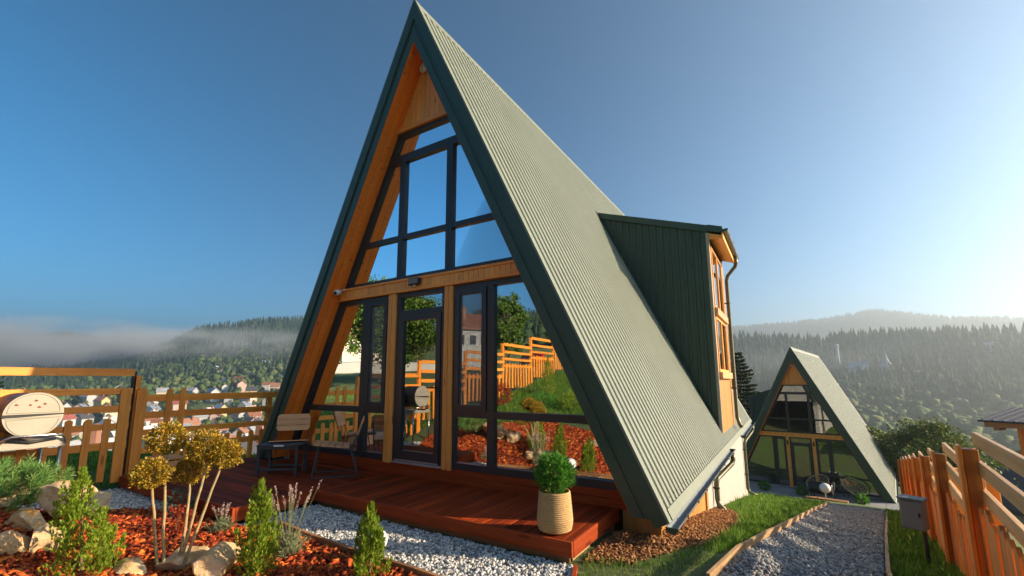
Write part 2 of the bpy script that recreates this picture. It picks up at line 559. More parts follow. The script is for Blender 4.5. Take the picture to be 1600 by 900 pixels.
def blades(P, D, W, L, tip=0.15):
    """tapered leaf quads: base points P, direction D, half-width vectors W, lengths L"""
    n = len(P)
    E = P + D * L[:, None]
    V = np.stack([P - W * 0.5, P + W * 0.5, P * 0.45 + E * 0.55 + W, E, P * 0.45 + E * 0.55 - W], 1).reshape(-1, 3)
    F = (np.arange(n)[:, None] * 5 + np.array([0, 1, 2, 3, 4])[None]).astype(np.int32)
    return V, F

def join(parts):
    VV, FF, o = [], [], 0
    for V, F in parts:
        VV.append(V); FF.append(F + o); o += len(V)
    return np.concatenate(VV), np.concatenate(FF)

# ------------------------------------------------------------------ terrain
def sstep(a, b, x):
    t = np.clip((x - a) / (b - a), 0, 1)
    return t * t * (3 - 2 * t)

U_L = np.array([-700, -200, 0, 60, 130, 200, 250, 300, 400, 480, 600, 900, 1150, 1250, 1400, 1600, 1900, 2600])
V_RIDGE = np.array([600, 600, 600, 590, 580, 562, 545, 524, 509, 501, 505, 530, 545, 543, 544, 545, 548, 550])
D_RIDGE = np.array([900, 900, 900, 900, 900, 900, 900, 900, 900, 900, 850, 750, 700, 700, 700, 700, 700, 700])
U_F = np.array([-700, -200, 0, 60, 100, 170, 300, 480, 900, 1150, 1240, 1300, 1340, 1370, 1440, 1500, 1550, 1650, 1900, 2600])
V_FAR = np.array([550, 545, 533, 521, 517, 529, 560, 560, 530, 522, 517, 510, 503, 499, 506, 510, 512, 518, 530, 545])
FPX = 680.83

def terrain(x, y):
    x = np.asarray(x, float); y = np.asarray(y, float)
    t = np.maximum(0, y + 0.3)
    near = -0.36 - 0.165 * t - 0.0011 * np.minimum(t, 40) ** 2
    near = near + np.where(y < -3, 0.2 * np.minimum(-3 - y, 9), 0) + np.where(y < -12, 0.05 * (-12 - y), 0)
    near = near + 0.26 * np.exp(-((x + 1.35) ** 2 + (y + 3.62) ** 2) / 0.42)
    lx = np.maximum(0, -5 - x)
    back = sstep(-3, -9, y)
    near = near - lx * (0.06 * (1 - back)) - np.maximum(0, -14 - x) * 0.20 * (1 - back)
    near = near - 0.05 * np.maximum(0, x - 6.5) * (1 - back)
    dx, dy = x - CAM[0], y - CAM[1]
    r = np.hypot(dx, dy) + 1e-6
    phi = np.degrees(np.arctan2(dx * 0.85 + dy * 0.5267, dy * 0.85 - dx * 0.5267))   # right positive
    pc = np.clip(phi, -66, 66)
    u = 800 + FPX * np.tan(np.radians(pc))
    cosp = np.cos(np.radians(pc))
    D = np.interp(u, U_L, D_RIDGE)
    zr = 1.14 + (596 - np.interp(u, U_L, V_RIDGE)) / FPX * D * cosp
    zf = 1.14 + (596 - np.interp(u, U_F, V_FAR)) / FPX * 2100 * cosp
    z0 = np.interp(r, [0, 60, 150, 300], [0, -9, -24, -41])
    left = sstep(0, -20, phi)
    z1 = -41 + sstep(300, 520, r) * (4 + 6 * left)
    a = sstep(430, 1, r) * 0 + np.clip((r - 450) / (D - 450), 0, 1) ** 1.15
    z = np.where(r < 300, z0, z1)
    z = np.where(r > 450, z + (zr - z) * a, z)
    bck = np.clip((r - D) / 260, 0, 1)
    z = np.where(r > D, zr - 45 * sstep(0, 1, bck), z)
    c = sstep(1150, 2100, r)
    z = np.where(r > 1150, z + (zf - z) * c, z)
    rear = np.interp(r, [0, 60, 150, 300, 700, 4000], [0, 3, 9, 34, 50, 58])
    wb = sstep(66, 105, np.abs(phi))
    far = z * (1 - wb) + rear * wb
    # gentle roughness of the hills
    far = far + sstep(200, 600, r) * (4 * np.sin(x * 0.021 + 1) * np.sin(y * 0.017) + 2.2 * np.sin(x * 0.051) * np.cos(y * 0.047 + 2))
    k = sstep(38, 85, r)
    return near * (1 - k) + far * k

def T1(x, y):
    return float(terrain(np.array([x]), np.array([y]))[0])

def build_ground():
    rr = [0.4]
    while rr[-1] < 4200:
        rr.append(rr[-1] * 1.042)
    rr = np.array(rr)
    na = 400
    th = np.linspace(0, 2 * PI, na, endpoint=False)
    X = 3.0 + rr[:, None] * np.cos(th)[None]
    Y = 0.0 + rr[:, None] * np.sin(th)[None]
    Z = terrain(X, Y)
    V = np.stack([X, Y, Z], -1).reshape(-1, 3)
    V = np.concatenate([V, [[3.0, 0.0, T1(3, 0)]]])
    i = np.arange(len(rr) - 1)[:, None] * na
    j = np.arange(na)[None]
    j2 = (j + 1) % na
    F = np.stack([i + j, i + na + j, i + na + j2, i + j2], -1).reshape(-1, 4)
    c = len(V) - 1
    # centre cap as quads with a repeated pattern (pairs of sectors)
    jj = np.arange(0, na, 2)
    Fc = np.stack([np.full_like(jj, c), jj, (jj + 1) % na, (jj + 2) % na], -1)
    return struct('ground', np_mesh('ground', V, np.concatenate([F, Fc]), 'ground', True))
build_ground()

def sheet(name, poly, dz, mat, step=0.12, kind=None, amp=0.0):
    """ground-following sheet clipped to a polygon (grid cells whose centre is inside)"""
    P = np.array(poly)
    x0, y0 = P.min(0); x1, y1 = P.max(0)
    nx, ny = int((x1 - x0) / step) + 2, int((y1 - y0) / step) + 2
    gx, gy = np.linspace(x0, x1, nx), np.linspace(y0, y1, ny)
    X, Y = np.meshgrid(gx, gy, indexing='ij')
    Z = terrain(X, Y) + dz + amp * (np.sin(X * 7 + Y * 3) * np.cos(Y * 6 - X * 2))
    cx, cy = (gx[:-1] + gx[1:]) / 2, (gy[:-1] + gy[1:]) / 2
    CX, CY = np.meshgrid(cx, cy, indexing='ij')
    ins = inside(np.stack([CX.ravel(), CY.ravel()], 1), poly).reshape(CX.shape)
    I, J = np.nonzero(ins)
    F = np.stack([I * ny + J, (I + 1) * ny + J, (I + 1) * ny + J + 1, I * ny + J + 1], 1)
    return np_mesh(name, np.stack([X, Y, Z], -1).reshape(-1, 3), F, mat, True)

def inside(P, poly):
    c = np.zeros(len(P), bool)
    n = len(poly)
    for i in range(n):
        (xa, ya), (xb, yb) = poly[i], poly[(i + 1) % n]
        if ya == yb: continue
        m = ((ya > P[:, 1]) != (yb > P[:, 1])) & (P[:, 0] < (xb - xa) * (P[:, 1] - ya) / (yb - ya) + xa)
        c ^= m
    return c

def scatter(poly, n, r=rng):
    P = np.array(poly)
    lo, hi = P.min(0), P.max(0)
    out = np.zeros((0, 2))
    while len(out) < n:
        q = r.uniform(lo, hi, (n * 2, 2))
        out = np.concatenate([out, q[inside(q, poly)]])
    return out[:n]

# ------------------------------------------------------------------ A-frame house
HH, HW, ZB, OV, LEN = 7.019, 3.426, -0.156, 0.342, 11.2
K = HW / (HH - ZB)
HIN = 6.317                       # apex height of the inner (soffit) faces
NRM = math.hypot(1, K)

def ex(s, poly):                  # mirror a polygon in xz when s = -1
    return [(s * p[0], p[1]) for p in (poly if s > 0 else poly[::-1])]

def rib_profile(L0, L1, pitch, flat, h):
    """broad flat ribs: steep broad flank towards the front, short one behind"""
    ys = []
    y = L0
    while y < L1 - pitch:
        ys += [(y, h), (y + 0.52 * pitch, h), (y + 0.58 * pitch, 0.0), (y + 0.80 * pitch, 0.0)]
        y += pitch
    ys.append((L1, h))
    return ys

def build_house(loc, rz, scale, label, dorm=1, far=False, g=lambda x, y: -0.4):
    h = thing('a_frame_house', label, 'house', loc, rz)
    h.scale = (scale,) * 3
    yf = -OV
    # --- roof slopes
    for s in (1, -1):
        core = MB()
        pi = (HH - HIN) * K            # horizontal thickness
        poly = [(0, HH - 0.09), (HW - 0.045, ZB + 0.02), (HW - pi + 0.03, ZB + 0.02), (0, HIN + 0.045)]
        core.prism(ex(s, poly), yf + 0.02, LEN)
        ro = ob('roof', core.mesh('roof_core', 'fascia'), h)
        prof = rib_profile(yf + 0.035, LEN, 0.136 if not far else 0.16, 0.42, 0.040)
        V, F = [], []
        dn = (K / NRM, -1 / NRM)
        nn = (1 / NRM, K / NRM)
        t_len = math.hypot(HW, HH - ZB)
        for y, hh in prof:
            for tt in (0.0, t_len):
                V.append((s * (dn[0] * tt + nn[0] * (hh - 0.022)), y, HH + dn[1] * tt + nn[1] * (hh - 0.022)))
        n = len(prof)
        for i in range(n - 1):
            q = (2 * i, 2 * i + 1, 2 * i + 3, 2 * i + 2)
            F.append(q if s > 0 else q[::-1])
        ob('roof_sheet', MB().add(V, F).mesh('roof_sheet', 'roof'), ro)
        if not far and s > 0:
            sm = MB()
            for q in range(11):
                for tt in (1.4, 3.0, 4.6, 6.2, 7.8):
                    yq = yf + 0.26 + q * 0.452
                    p = Vector((dn[0] * tt + nn[0] * 0.017, yq, HH + dn[1] * tt + nn[1] * 0.017))
                    sm.box(p.x - 0.004, p.x + 0.004, yq - 0.004, yq + 0.004, p.z - 0.004, p.z + 0.004)
            for q in range(22):
                yq = yf + 0.12 + q * 0.226
                tt = t_len - 0.16
                p = Vector((dn[0] * tt + nn[0] * 0.017, yq, HH + dn[1] * tt + nn[1] * 0.017))
                sm.box(p.x - 0.005, p.x + 0.005, yq - 0.005, yq + 0.005, p.z - 0.005, p.z + 0.005)
            ob('roof_screws', sm.mesh('roof_screws', 'dark_metal'), ro)['kind'] = 'stuff'
        # verge flashing beside the front edge and eave flashing along the foot
        fl = MB()
        fl.prism([(0, 0), (0.085, 0), (0.085, 0.026), (0, 0.026)], 0, t_len, 'z')
        def T(p, s=s):
            return (s * (dn[0] * p[2] + nn[0] * p[1]), yf - 0.012 + p[0], HH + dn[1] * p[2] + nn[1] * p[1])
        fl.v = [T(p) for p in fl.v]
        ob('verge_flashing', fl.mesh('verge_flashing', 'roof'), h)
        ev = MB().box(0, LEN - yf - 0.1, 0.0, 0.03, 0.03, 0.13)
        ev.v = [(s * (dn[0] * (t_len - 0.13 + p[2]) + nn[0] * p[1]), yf + 0.1 + p[0], HH + dn[1] * (t_len - 0.13 + p[2]) + nn[1] * p[1]) for p in ev.v]
        ob('eave_flashing', ev.mesh('eave_flashing', 'roof'), h)
        # fascia: outer strip, recessed groove, inner strip
        for nm, a, b, y0, y1, cut in (('barge_board', -0.002, 0.146, yf - 0.012, yf + 0.19, 0),
                                      ('barge_groove', 0.146, 0.209, yf + 0.012, yf + 0.16, 1),
                                      ('barge_strip', 0.209, 0.331, yf, yf + 0.17, 2)):
            za = HH - a / K; zb_ = HH - b / K
            def xa(z): return K * (za - z)
            def xb(z): return K * (zb_ - z)
            if cut == 0:
                bot = [(xa(ZB), ZB), (xb(ZB - 0.063), ZB - 0.063)]
            else:
                zc = -0.146
                bot = [(xa(zc), zc), (xb(zc), zc)]
            poly = [(0, za)] + bot + [(0, zb_)]
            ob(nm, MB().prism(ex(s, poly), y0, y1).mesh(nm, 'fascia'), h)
        # soffit boards running down the slope
        for q in range(3):
            y0 = yf + 0.172 + q * 0.13 if False else yf + 0.004 + q * 0.117
            poly = [(0, HIN), (K * (HIN + 0.145), -0.145), (K * (HIN + 0.145) + 0.035, -0.145), (0, HIN + 0.04 + 0.035)]
            mb = MB().prism(ex(s, poly), max(y0, yf + 0.004) + 0.002, y0 + 0.114)
            ob('soffit_board', mb.mesh('soffit_board', 'soffit'), h)
        # lining inside the house
        poly = [(0, HIN), (K * (HIN - 0.0), 0.0), (K * HIN + 0.03, 0.0), (0, HIN + 0.06)]
        ob('inner_lining', MB().prism(ex(s, poly), 0.06, LEN - 0.1).mesh('inner_lining', 'inside'), h)
    rc = MB().prism([(-0.1, HH - 0.16), (0, HH + 0.035), (0.1, HH - 0.16), (0.09, HH - 0.165), (0, HH + 0.012), (-0.09, HH - 0.165)], yf - 0.014, LEN + 0.01)
    ob('ridge_cap', rc.mesh('ridge_cap', 'roof'), h)

    xi = lambda z: K * (HIN - z)
    # --- gable boards, trim, ring lamp
    gx = -0.60
    bw = 0.098
    while gx < 0.60:
        poly = clip([(gx, 5.165), (gx + bw - 0.005, 5.165), (gx + bw - 0.005, 7), (gx, 7)], 1, K, K * HIN - 0.005)
        poly = clip(poly, -1, K, K * HIN - 0.005)
        if len(poly) > 2:
            ob('gable_board', MB().prism(poly, -0.028, 0.0).mesh('gable_board', 'pine_z'), h)
        gx += bw
    ob('gable_trim', MB().prism(clip(clip([(-1, 5.10), (1, 5.10), (1, 5.165), (-1, 5.165)], 1, K, K * HIN), -1, K, K * HIN), -0.075, 0.02).mesh('gable_trim', 'pine_x'), h)
    ob('gable_back', MB().prism([(-xi(5.1), 5.1), (xi(5.1), 5.1), (0, HIN)], 0.002, 0.05).mesh('gable_back', 'inside'), h)
    lm = MB()
    ring = [(0.065 * math.cos(a), -0.06, 0.05 + 0.065 * math.sin(a)) for a in np.linspace(0, 2 * PI, 25)]
    lm.tube(ring, 0.016, 8, False)
    lo = ob('ring_lamp', lm.mesh('ring_lamp', 'white', True), h, (-0.045, 0.0, 6.02))
    bs = MB().lathe([(0.0, 0), (0.045, 0), (0.05, 0.012), (0.045, 0.03), (0, 0.032)])
    bs.v = [(p[0], -0.03 - p[2], 0.05 + p[1]) for p in bs.v]
    ob('lamp_base', bs.mesh('lamp_base', 'white', True), lo)

    # --- window frames and panes
    GP = 0.012
    def bar(mb, x0, x1, z0, z1, y0=-0.03, y1=0.05, inset=0.0):
        p = [(x0, z0), (x1, z0), (x1, z1), (x0, z1)]
        p = clip(p, 1, K, K * HIN - inset)
        p = clip(p, -1, K, K * HIN - inset)
        if len(p) > 2: mb.prism(p, y0, y1)
    def slant(mb, s, z0, z1, wd, y0=-0.032, y1=0.048):
        mb.prism(ex(s, [(xi(z0) - 0.002, z0), (xi(z1) - 0.002, z1), (xi(z1) - wd, z1), (xi(z0) - wd, z0)]), y0, y1)
    def pane(parent, x0, x1, z0, z1, inset=0.1, y=GP):
        p = clip(clip([(x0, z0), (x1, z0), (x1, z1), (x0, z1)], 1, K, K * HIN - inset), -1, K, K * HIN - inset)
        if len(p) > 2:
            ob('pane', MB().prism(p, y, y + 0.012).mesh('pane', 'glass' if not far else 'glass2'), parent)
    up = MB()
    slant(up, 1, 2.66, 5.10, 0.10); slant(up, -1, 2.66, 5.10, 0.10)
    bar(up, -2, 2, 5.035, 5.10, inset=0.1); bar(up, -2, 2, 4.60, 4.73, inset=0.1)
    bar(up, -2, 2, 3.312, 3.388, -0.028, 0.046, inset=0.1); bar(up, -2, 2, 2.662, 2.722, inset=0.1)
    for a, b in ((-0.51, -0.40), (0.455, 0.57)):
        bar(up, a, b, 2.722, 4.60, -0.034, 0.05)
        bar(up, (a + b) / 2 - 0.004, (a + b) / 2 + 0.004, 2.722, 4.60, -0.037, -0.033)
    uw = ob('upper_window', up.mesh('upper_window_frame', 'frame'), h)
    pane(uw, -2, 2, 4.73, 5.035)
    for z0, z1 in ((3.388, 4.60), (2.722, 3.312)):
        pane(uw, -2, -0.51, z0, z1); pane(uw, -0.40, 0.455, z0, z1); pane(uw, 0.57, 2, z0, z1)
    for s, m0, m1, s0, s1 in ((-1, 1.115, 1.245, 0.66, 1.108), (1, 1.197, 1.295, 0.66, 1.19)):
        fr = MB()
        def bx(x0, x1, z0, z1, y0=-0.03, y1=0.05, ins=0.0):
            a, b = sorted((s * x0, s * x1))
            bar(fr, a, b, z0, z1, y0, y1, ins)
        slant(fr, s, 0.0, 2.457, 0.10)
        bx(0.633, 3.2, 2.385, 2.457, ins=0.1); bx(0.633, 3.2, 0.0, 0.085, ins=0.1)
        bx(0.633, 0.665, 0.085, 2.385, -0.029)
        bx(m0, m1, 0.085, 2.385, -0.033)
        bx(m1, 3.2, 0.665, 0.755, -0.028, 0.046, 0.1); bx(0.665, m0, 0.665, 0.755, -0.028, 0.046)
        wn = ob('front_window', fr.mesh('front_window_frame', 'frame'), h)
        sh = MB()
        def sb(x0, x1, z0, z1):
            a, b = sorted((s * x0, s * x1))
            bar(sh, a, b, z0, z1, -0.05, 0.03)
        sb(s0 + 0.005, s1, 2.31, 2.383); sb(s0 + 0.005, s1, 0.757, 0.83)
        sb(s0 + 0.005, s0 + 0.08, 0.83, 2.31); sb(s1 - 0.075, s1, 0.83, 2.31)
        sa = ob('window_sash', sh.mesh('window_sash', 'frame'), wn)
        if not far:
            a_, b_ = sorted((s * (s0 + 0.082), s * (s1 - 0.077)))
            ob('insect_screen', MB().box(a_, b_, -0.030, -0.026, 0.832, 2.308).mesh('insect_screen', 'screen'), wn)
        def pn(x0, x1, z0, z1, y=GP):
            a, b = sorted((s * x0, s * x1))
            pane(wn, a, b, z0, z1, y=y)
        pn(s0 + 0.08, s1 - 0.075, 0.83, 2.31, -0.012)
        pn(m1, 3.2, 0.755, 2.385); pn(m1, 3.2, 0.085, 0.665); pn(0.665, m0, 0.085, 0.665)
    # --- door
    df = MB()
    df.box(-0.474, -0.405, -0.03, 0.05, 0.0, 2.457).box(0.415, 0.484, -0.03, 0.05, 0.0, 2.457)
    df.box(-0.405, 0.415, -0.03, 0.05, 2.39, 2.457).box(-0.405, 0.415, -0.029, 0.05, 2.115, 2.185)
    df.box(-0.405, 0.415, -0.03, 0.05, 0.0, 0.03)
    do = ob('door', df.mesh('door_frame', 'frame'), h)
    lf = MB()
    lf.box(-0.40, -0.315, -0.045, 0.03, 0.035, 2.11).box(0.325, 0.41, -0.045, 0.03, 0.035, 2.11)
    lf.box(-0.315, 0.325, -0.045, 0.03, 2.025, 2.11).box(-0.315, 0.325, -0.045, 0.03, 0.035, 0.165)
    ob('door_leaf', lf.mesh('door_leaf', 'frame'), do)
    ob('pane', MB().box(-0.315, 0.325, -0.01, 0.002, 0.165, 2.025).mesh('door_pane', 'glass' if not far else 'glass2'), do)
    ob('pane', MB().box(-0.405, 0.415, GP, GP + 0.012, 2.185, 2.39).mesh('transom_pane', 'glass' if not far else 'glass2'), do)
    hd = MB().box(0.352, 0.386, -0.054, -0.044, 0.90, 1.16, 0.003)
    hd.tube([(0.37, -0.05, 1.05), (0.37, -0.10, 1.05), (0.36, -0.107, 1.05), (0.24, -0.107, 1.05)], 0.010, 8)
    ob('handle', hd.mesh('handle', 'black'), do)
    th = MB().box(-0.47, 0.48, -0.085, -0.031, -0.004, 0.02, 0.004).box(-0.40, 0.41, -0.055, -0.046, 0.03, 0.045)
    ob('threshold', th.mesh('threshold', 'silver'), do)
    # --- posts and beam
    for a, b in ((-0.631, -0.474), (0.484, 0.633)):
        m = (a + b) / 2
        po = ob('post', MB().box(a, m - 0.002, -0.066, 0.03, -0.018, 2.458, 0.004).mesh('post', 'pine_z'), h)
        ob('post_board', MB().box(m + 0.002, b, -0.062, 0.03, -0.02, 2.457, 0.004).mesh('post_board', 'pine_z'), po)
    bm = MB()
    bar(bm, -3, 3, 2.46, 2.495, -0.085, 0.03); bar(bm, -3, 3, 2.628, 2.66, -0.085, 0.03)
    be = ob('beam', bm.mesh('beam_trim', 'pine_x'), h)
    x = -xi(2.56)
    bme = MB().box(0, 0.081, -0.068, 0.02, 2.4955, 2.6275, 0.003).mesh('beam_board', 'pine_z')
    while x < xi(2.56) - 0.05:
        ob('beam_board', bme, be, (x, 0, 0))
        x += 0.0845
    # --- interior
    ob('floor', MB().box(-3.0, 3.0, 0.05, LEN - 0.2, -0.1, -0.004).mesh('floor', 'floor_in'), h)
    ob('loft_floor', MB().box(-1.75, 1.75, 0.06, LEN - 0.2, 2.48, 2.64).mesh('loft_floor', 'inside'), h)
    bk = [(-xi(0), 0), (xi(0), 0), (0, HIN)]
    ob('back_wall', MB().prism(bk, 4.6, 4.7).mesh('back_wall', 'inside'), h)
    ob('rear_wall', MB().prism([(-3.0, -0.2), (3.0, -0.2), (0, HIN)], LEN - 0.2, LEN - 0.02).mesh('rear_wall', 'plaster'), h)
    # --- riser under the facade
    for z0, z1 in ((-0.083, -0.002), (-0.178, -0.087)):
        ob('riser_board', MB().box(-2.99, 2.99, -0.024 - (0.006 if z0 < -0.1 else 0), 0.02, z0, z1, 0.003).mesh('riser_board', 'terrace' if far else 'deck_edge_x'), h)
    # --- lower walls of the right hand side
    def wall_poly(y0, y1, zt, x0, x1, nm, mat):
        V = [(x, y, z) for x in (x0, x1) for (y, z) in ((y0, g(x1, y0) - 0.3), (y1, g(x1, y1) - 0.3), (y1, zt), (y0, zt))]
        F = [(3, 2, 1, 0), (4, 5, 6, 7), (0, 1, 5, 4), (1, 2, 6, 5), (2, 3, 7, 6), (3, 0, 4, 7)]
        return ob(nm, MB().add(V, F).mesh(nm, mat), h)
    if not far:
        y = 0.02
        while y < 3.2:
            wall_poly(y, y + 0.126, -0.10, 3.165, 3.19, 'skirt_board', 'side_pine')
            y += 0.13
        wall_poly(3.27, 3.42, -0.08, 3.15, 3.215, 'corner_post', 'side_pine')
        x = 2.90
        while x < 3.16:
            gz = g(x, 0) - 0.2
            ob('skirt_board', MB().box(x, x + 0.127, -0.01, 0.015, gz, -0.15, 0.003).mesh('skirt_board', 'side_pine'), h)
            x += 0.13
        wall_poly(3.425, LEN - 0.3, 0.1, 3.0, 3.2, 'plaster_wall', 'plaster')
        wall_poly(0.0, LEN - 0.3, -0.1, -3.2, -3.0, 'plaster_wall', 'plaster')
    else:
        wall_poly(0.3, LEN - 0.3, 0.0, 2.9, 3.1, 'plaster_wall', 'plaster')
    # --- gutter of the main slope
    def gutter(s, y0, y1, x, z, nm='gutter', r=0.062, closed=True):
        gm = MB()
        n = 10
        prof = [(r * math.cos(PI + PI * q / n), r * math.sin(PI + PI * q / n)) for q in range(n + 1)]
        inn = [((r - 0.007) * math.cos(PI + PI * q / n), (r - 0.007) * math.sin(PI + PI * q / n)) for q in range(n + 1)][::-1]
        pl = prof + inn
        gm.prism([(s * p[0] + s * x, p[1] + z) for p in pl], y0, y1)
        go = ob(nm, gm.mesh(nm, 'galv'), h)
        cp = MB().prism([(s * p[0] * 1.05 + s * x, p[1] * 1.05 + z) for p in prof], y0 - 0.012, y0 - 0.001)
        ob('end_cap', cp.mesh('end_cap', 'fascia'), go)
        cp = MB()
        cp.prism([(s * p[0] * 1.05 + s * x, p[1] * 1.05 + z) for p in prof], y1 + 0.001, y1 + 0.012)
        ob('end_cap', cp.mesh('end_cap', 'fascia'), go)
        hk = MB()
        yy = y0 + 0.45
        while yy < y1:
            hk.box(s * x + s * r - 0.012, s * x + s * r + 0.012, yy - 0.012, yy + 0.012, z - 0.02, z + 0.012)
            yy += 0.62
        ob('gutter_hook', hk.mesh('gutter_hooks', 'chrome'), go)
    y1d = 7.35
    gutter(1, yf + 0.01, 5.02 if dorm == 1 else LEN, HW + 0.036, ZB - 0.028, r=0.055)
    gutter(-1, yf + 0.01, 5.02 if dorm == -1 else LEN, HW + 0.045, ZB - 0.035)
    if dorm == 1:
        gutter(1, 7.5, LEN, HW + 0.045, ZB - 0.035)
    # --- dormer
    s = dorm
    dX, dY0, dY1 = 3.32, 4.915, y1d
    rx = lambda z: K * (HH - z)
    top = lambda x: 5.102 - 0.329 * (x - 0.994)
    xt = 0.93
    dm = MB()
    side = [(xt, top(xt) - 0.06), (rx(0.1) - 0.04, 0.1), (dX, 0.1), (dX, top(dX) - 0.06)]
    dm.prism(ex(s, side), dY0 + 0.03, dY0 + 0.10)
    dm.prism(ex(s, side), dY1 - 0.08, dY1)
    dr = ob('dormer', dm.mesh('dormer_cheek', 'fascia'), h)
    # ribbed cladding of the cheek
    xr = xt + 0.1
    rb = MB()
    while xr < dX - 0.12:
        zt = top(xr + 0.05) - 0.15
        zl = HH - (xr + 0.0) / K + 0.06
        if zt > zl + 0.05:
            rb.add([(s * xr, dY0 + 0.031, zl), (s * (xr + 0.016), dY0, zl - 0.02), (s * (xr + 0.046), dY0, zl - 0.05), (s * (xr + 0.062), dY0 + 0.031, zl - 0.08),
                    (s * xr, dY0 + 0.031, zt), (s * (xr + 0.016), dY0, zt), (s * (xr + 0.046), dY0, zt), (s * (xr + 0.062), dY0 + 0.031, zt)],
                   [(0, 1, 5, 4), (1, 2, 6, 5), (2, 3, 7, 6)] if s > 0 else [(4, 5, 1, 0), (5, 6, 2, 1), (6, 7, 3, 2)])
        xr += 0.148
    ob('cladding_rib', rb.mesh('cladding_ribs', 'fascia'), dr)
    # flashing strip on the main roof beside the cheek
    fs = MB().box(0, 0.12, 0, 0.03, 0, 5.35)
    fs.v = [(s * (rx(top(xt)) + 0.0 + K / NRM * p[2] + p[1] / NRM), dY0 - 0.10 + p[0], top(xt) - p[2] / NRM + p[1] * K / NRM) for p in fs.v]
    ob('dormer_flashing', fs.mesh('dormer_flashing', 'fascia'), dr)
    # shed roof
    xe = 3.60
    rf = MB().prism(ex(s, [(xt - 0.06, top(xt - 0.06)), (xt - 0.06, top(xt - 0.06) - 0.05), (xe, top(xe) - 0.05), (xe, top(xe))]), dY0 - 0.02, dY1 + 0.08)
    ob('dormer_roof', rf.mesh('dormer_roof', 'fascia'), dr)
    bt = MB().prism(ex(s, [(xt - 0.03, top(xt - 0.03) - 0.005), (xt + 0.02, top(xt) - 0.15), (dX, top(dX) - 0.15), (dX, top(dX) - 0.005)]), dY0 - 0.028, dY0 + 0.02)
    bt.prism(ex(s, [(dX + 0.006, top(dX) + 0.008), (dX + 0.006, top(dX) - 0.13), (xe, top(xe) - 0.12), (xe, top(xe) + 0.008)]), dY0 - 0.034, dY0 + 0.015)
    ob('dormer_trim', bt.mesh('dormer_trim', 'fascia'), dr)
    if not far:
        ob('corner_strip', MB().box(dX - 0.045, dX + 0.012, dY0 - 0.006, dY0 + 0.05, 0.12, top(dX) - 0.16, 0.003).mesh('corner_strip', 'cream_metal'), dr)
        # eave: soffit and orange boards
        ob('eave_soffit', MB().prism([(dX - 0.02, top(dX) - 0.16), (dX - 0.02, top(dX) - 0.19), (xe - 0.03, top(xe) - 0.19), (xe - 0.03, top(xe) - 0.16)], dY0 + 0.02, dY1).mesh('eave_soffit', 'pine_y'), dr)
        ob('eave_board', MB().box(xe - 0.03, xe + 0.0, dY0 + 0.02, dY1, top(xe) - 0.22, top(xe) - 0.052, 0.003).mesh('eave_board', 'pine_y'), dr)
        ob('eave_end', MB().prism([(dX, top(dX) - 0.162), (dX, top(dX) - 0.30), (xe - 0.031, top(xe) - 0.22), (xe - 0.031, top(xe) - 0.162)], dY0 + 0.021, dY0 + 0.045).mesh('eave_end', 'pine_x'), dr)
        # outer wall
        wl = MB().box(dX - 0.08, dX - 0.03, dY0 + 0.1, dY1 - 0.08, 0.0, 4.1)
        ob('wall_core', wl.mesh('wall_core', 'inside'), dr)
        y = dY0 + 0.06
        while y < dY1 - 0.12:
            zb_ = 0.02 - 0.16 * max(0, min(1, (y - 5.1) / 1.8))
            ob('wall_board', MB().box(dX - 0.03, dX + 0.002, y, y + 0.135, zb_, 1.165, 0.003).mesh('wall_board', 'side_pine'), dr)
            y += 0.14
        for y0, y1, z0, z1 in ((dY0 + 0.06, 5.14, 1.165, 4.05), (6.86, 7.02, 1.165, 4.05), (7.05, dY1, 0.0, 4.05)):
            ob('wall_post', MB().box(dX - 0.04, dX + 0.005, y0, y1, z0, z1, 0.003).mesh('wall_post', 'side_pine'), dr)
        for z0, z1 in ((1.165, 1.30), (2.46, 2.62)):
            ob('window_sill', MB().box(dX - 0.04, dX + 0.075, 5.06, 6.95, z0, z1, 0.006).mesh('window_sill', 'fence_r_y'), dr)
        for z0, z1 in ((1.30, 2.46), (2.62, 3.95)):
            f = MB().box(dX - 0.03, dX + 0.02, 5.145, 5.21, z0, z1).box(dX - 0.03, dX + 0.02, 6.79, 6.855, z0, z1)
            f.box(dX - 0.03, dX + 0.02, 5.21, 6.79, z0, z0 + 0.06).box(dX - 0.03, dX + 0.02, 5.21, 6.79, z1 - 0.06, z1)
            f.box(dX - 0.03, dX + 0.022, 5.95, 6.03, z0 + 0.06, z1 - 0.06)
            fo = ob('side_window', f.mesh('side_window', 'pine_z'), dr)
            ob('pane', MB().box(dX - 0.012, dX, 5.21, 5.95, z0 + 0.06, z1 - 0.06).mesh('side_pane', 'glass'), fo)
            ob('pane', MB().box(dX - 0.012, dX, 6.03, 6.79, z0 + 0.06, z1 - 0.06).mesh('side_pane', 'glass'), fo)
        # dormer gutter and downpipes
        gutter(1, dY0 - 0.02, dY1 + 0.05, xe + 0.05, top(xe) - 0.05, 'dormer_gutter', 0.055)
        zt = top(xe) - 0.1
        p1 = MB().tube([(xe + 0.05, 7.1, zt), (xe + 0.05, 7.1, zt - 0.16), (xe + 0.02, 7.1, zt - 0.25), (dX + 0.12, 7.1, zt - 0.46), (dX + 0.09, 7.1, zt - 0.58),
                         (dX + 0.09, 7.1, 0.28), (dX + 0.13, 7.05, 0.12), (dX + 0.17, 7.0, 0.06)], 0.043, 12)
        d1 = ob('dormer_downpipe', p1.mesh('dormer_downpipe', 'olive', True), h)
        for z in (3.0, 0.95):
            br = MB()
            br.box(dX - 0.0, dX + 0.05, 7.08, 7.12, z - 0.012, z + 0.012)
            br.tube([(dX + 0.09, 7.1, z - 0.014), (dX + 0.09, 7.1, z + 0.014)], 0.05, 12)
            ob('pipe_bracket', br.mesh('pipe_bracket', 'black'), d1)
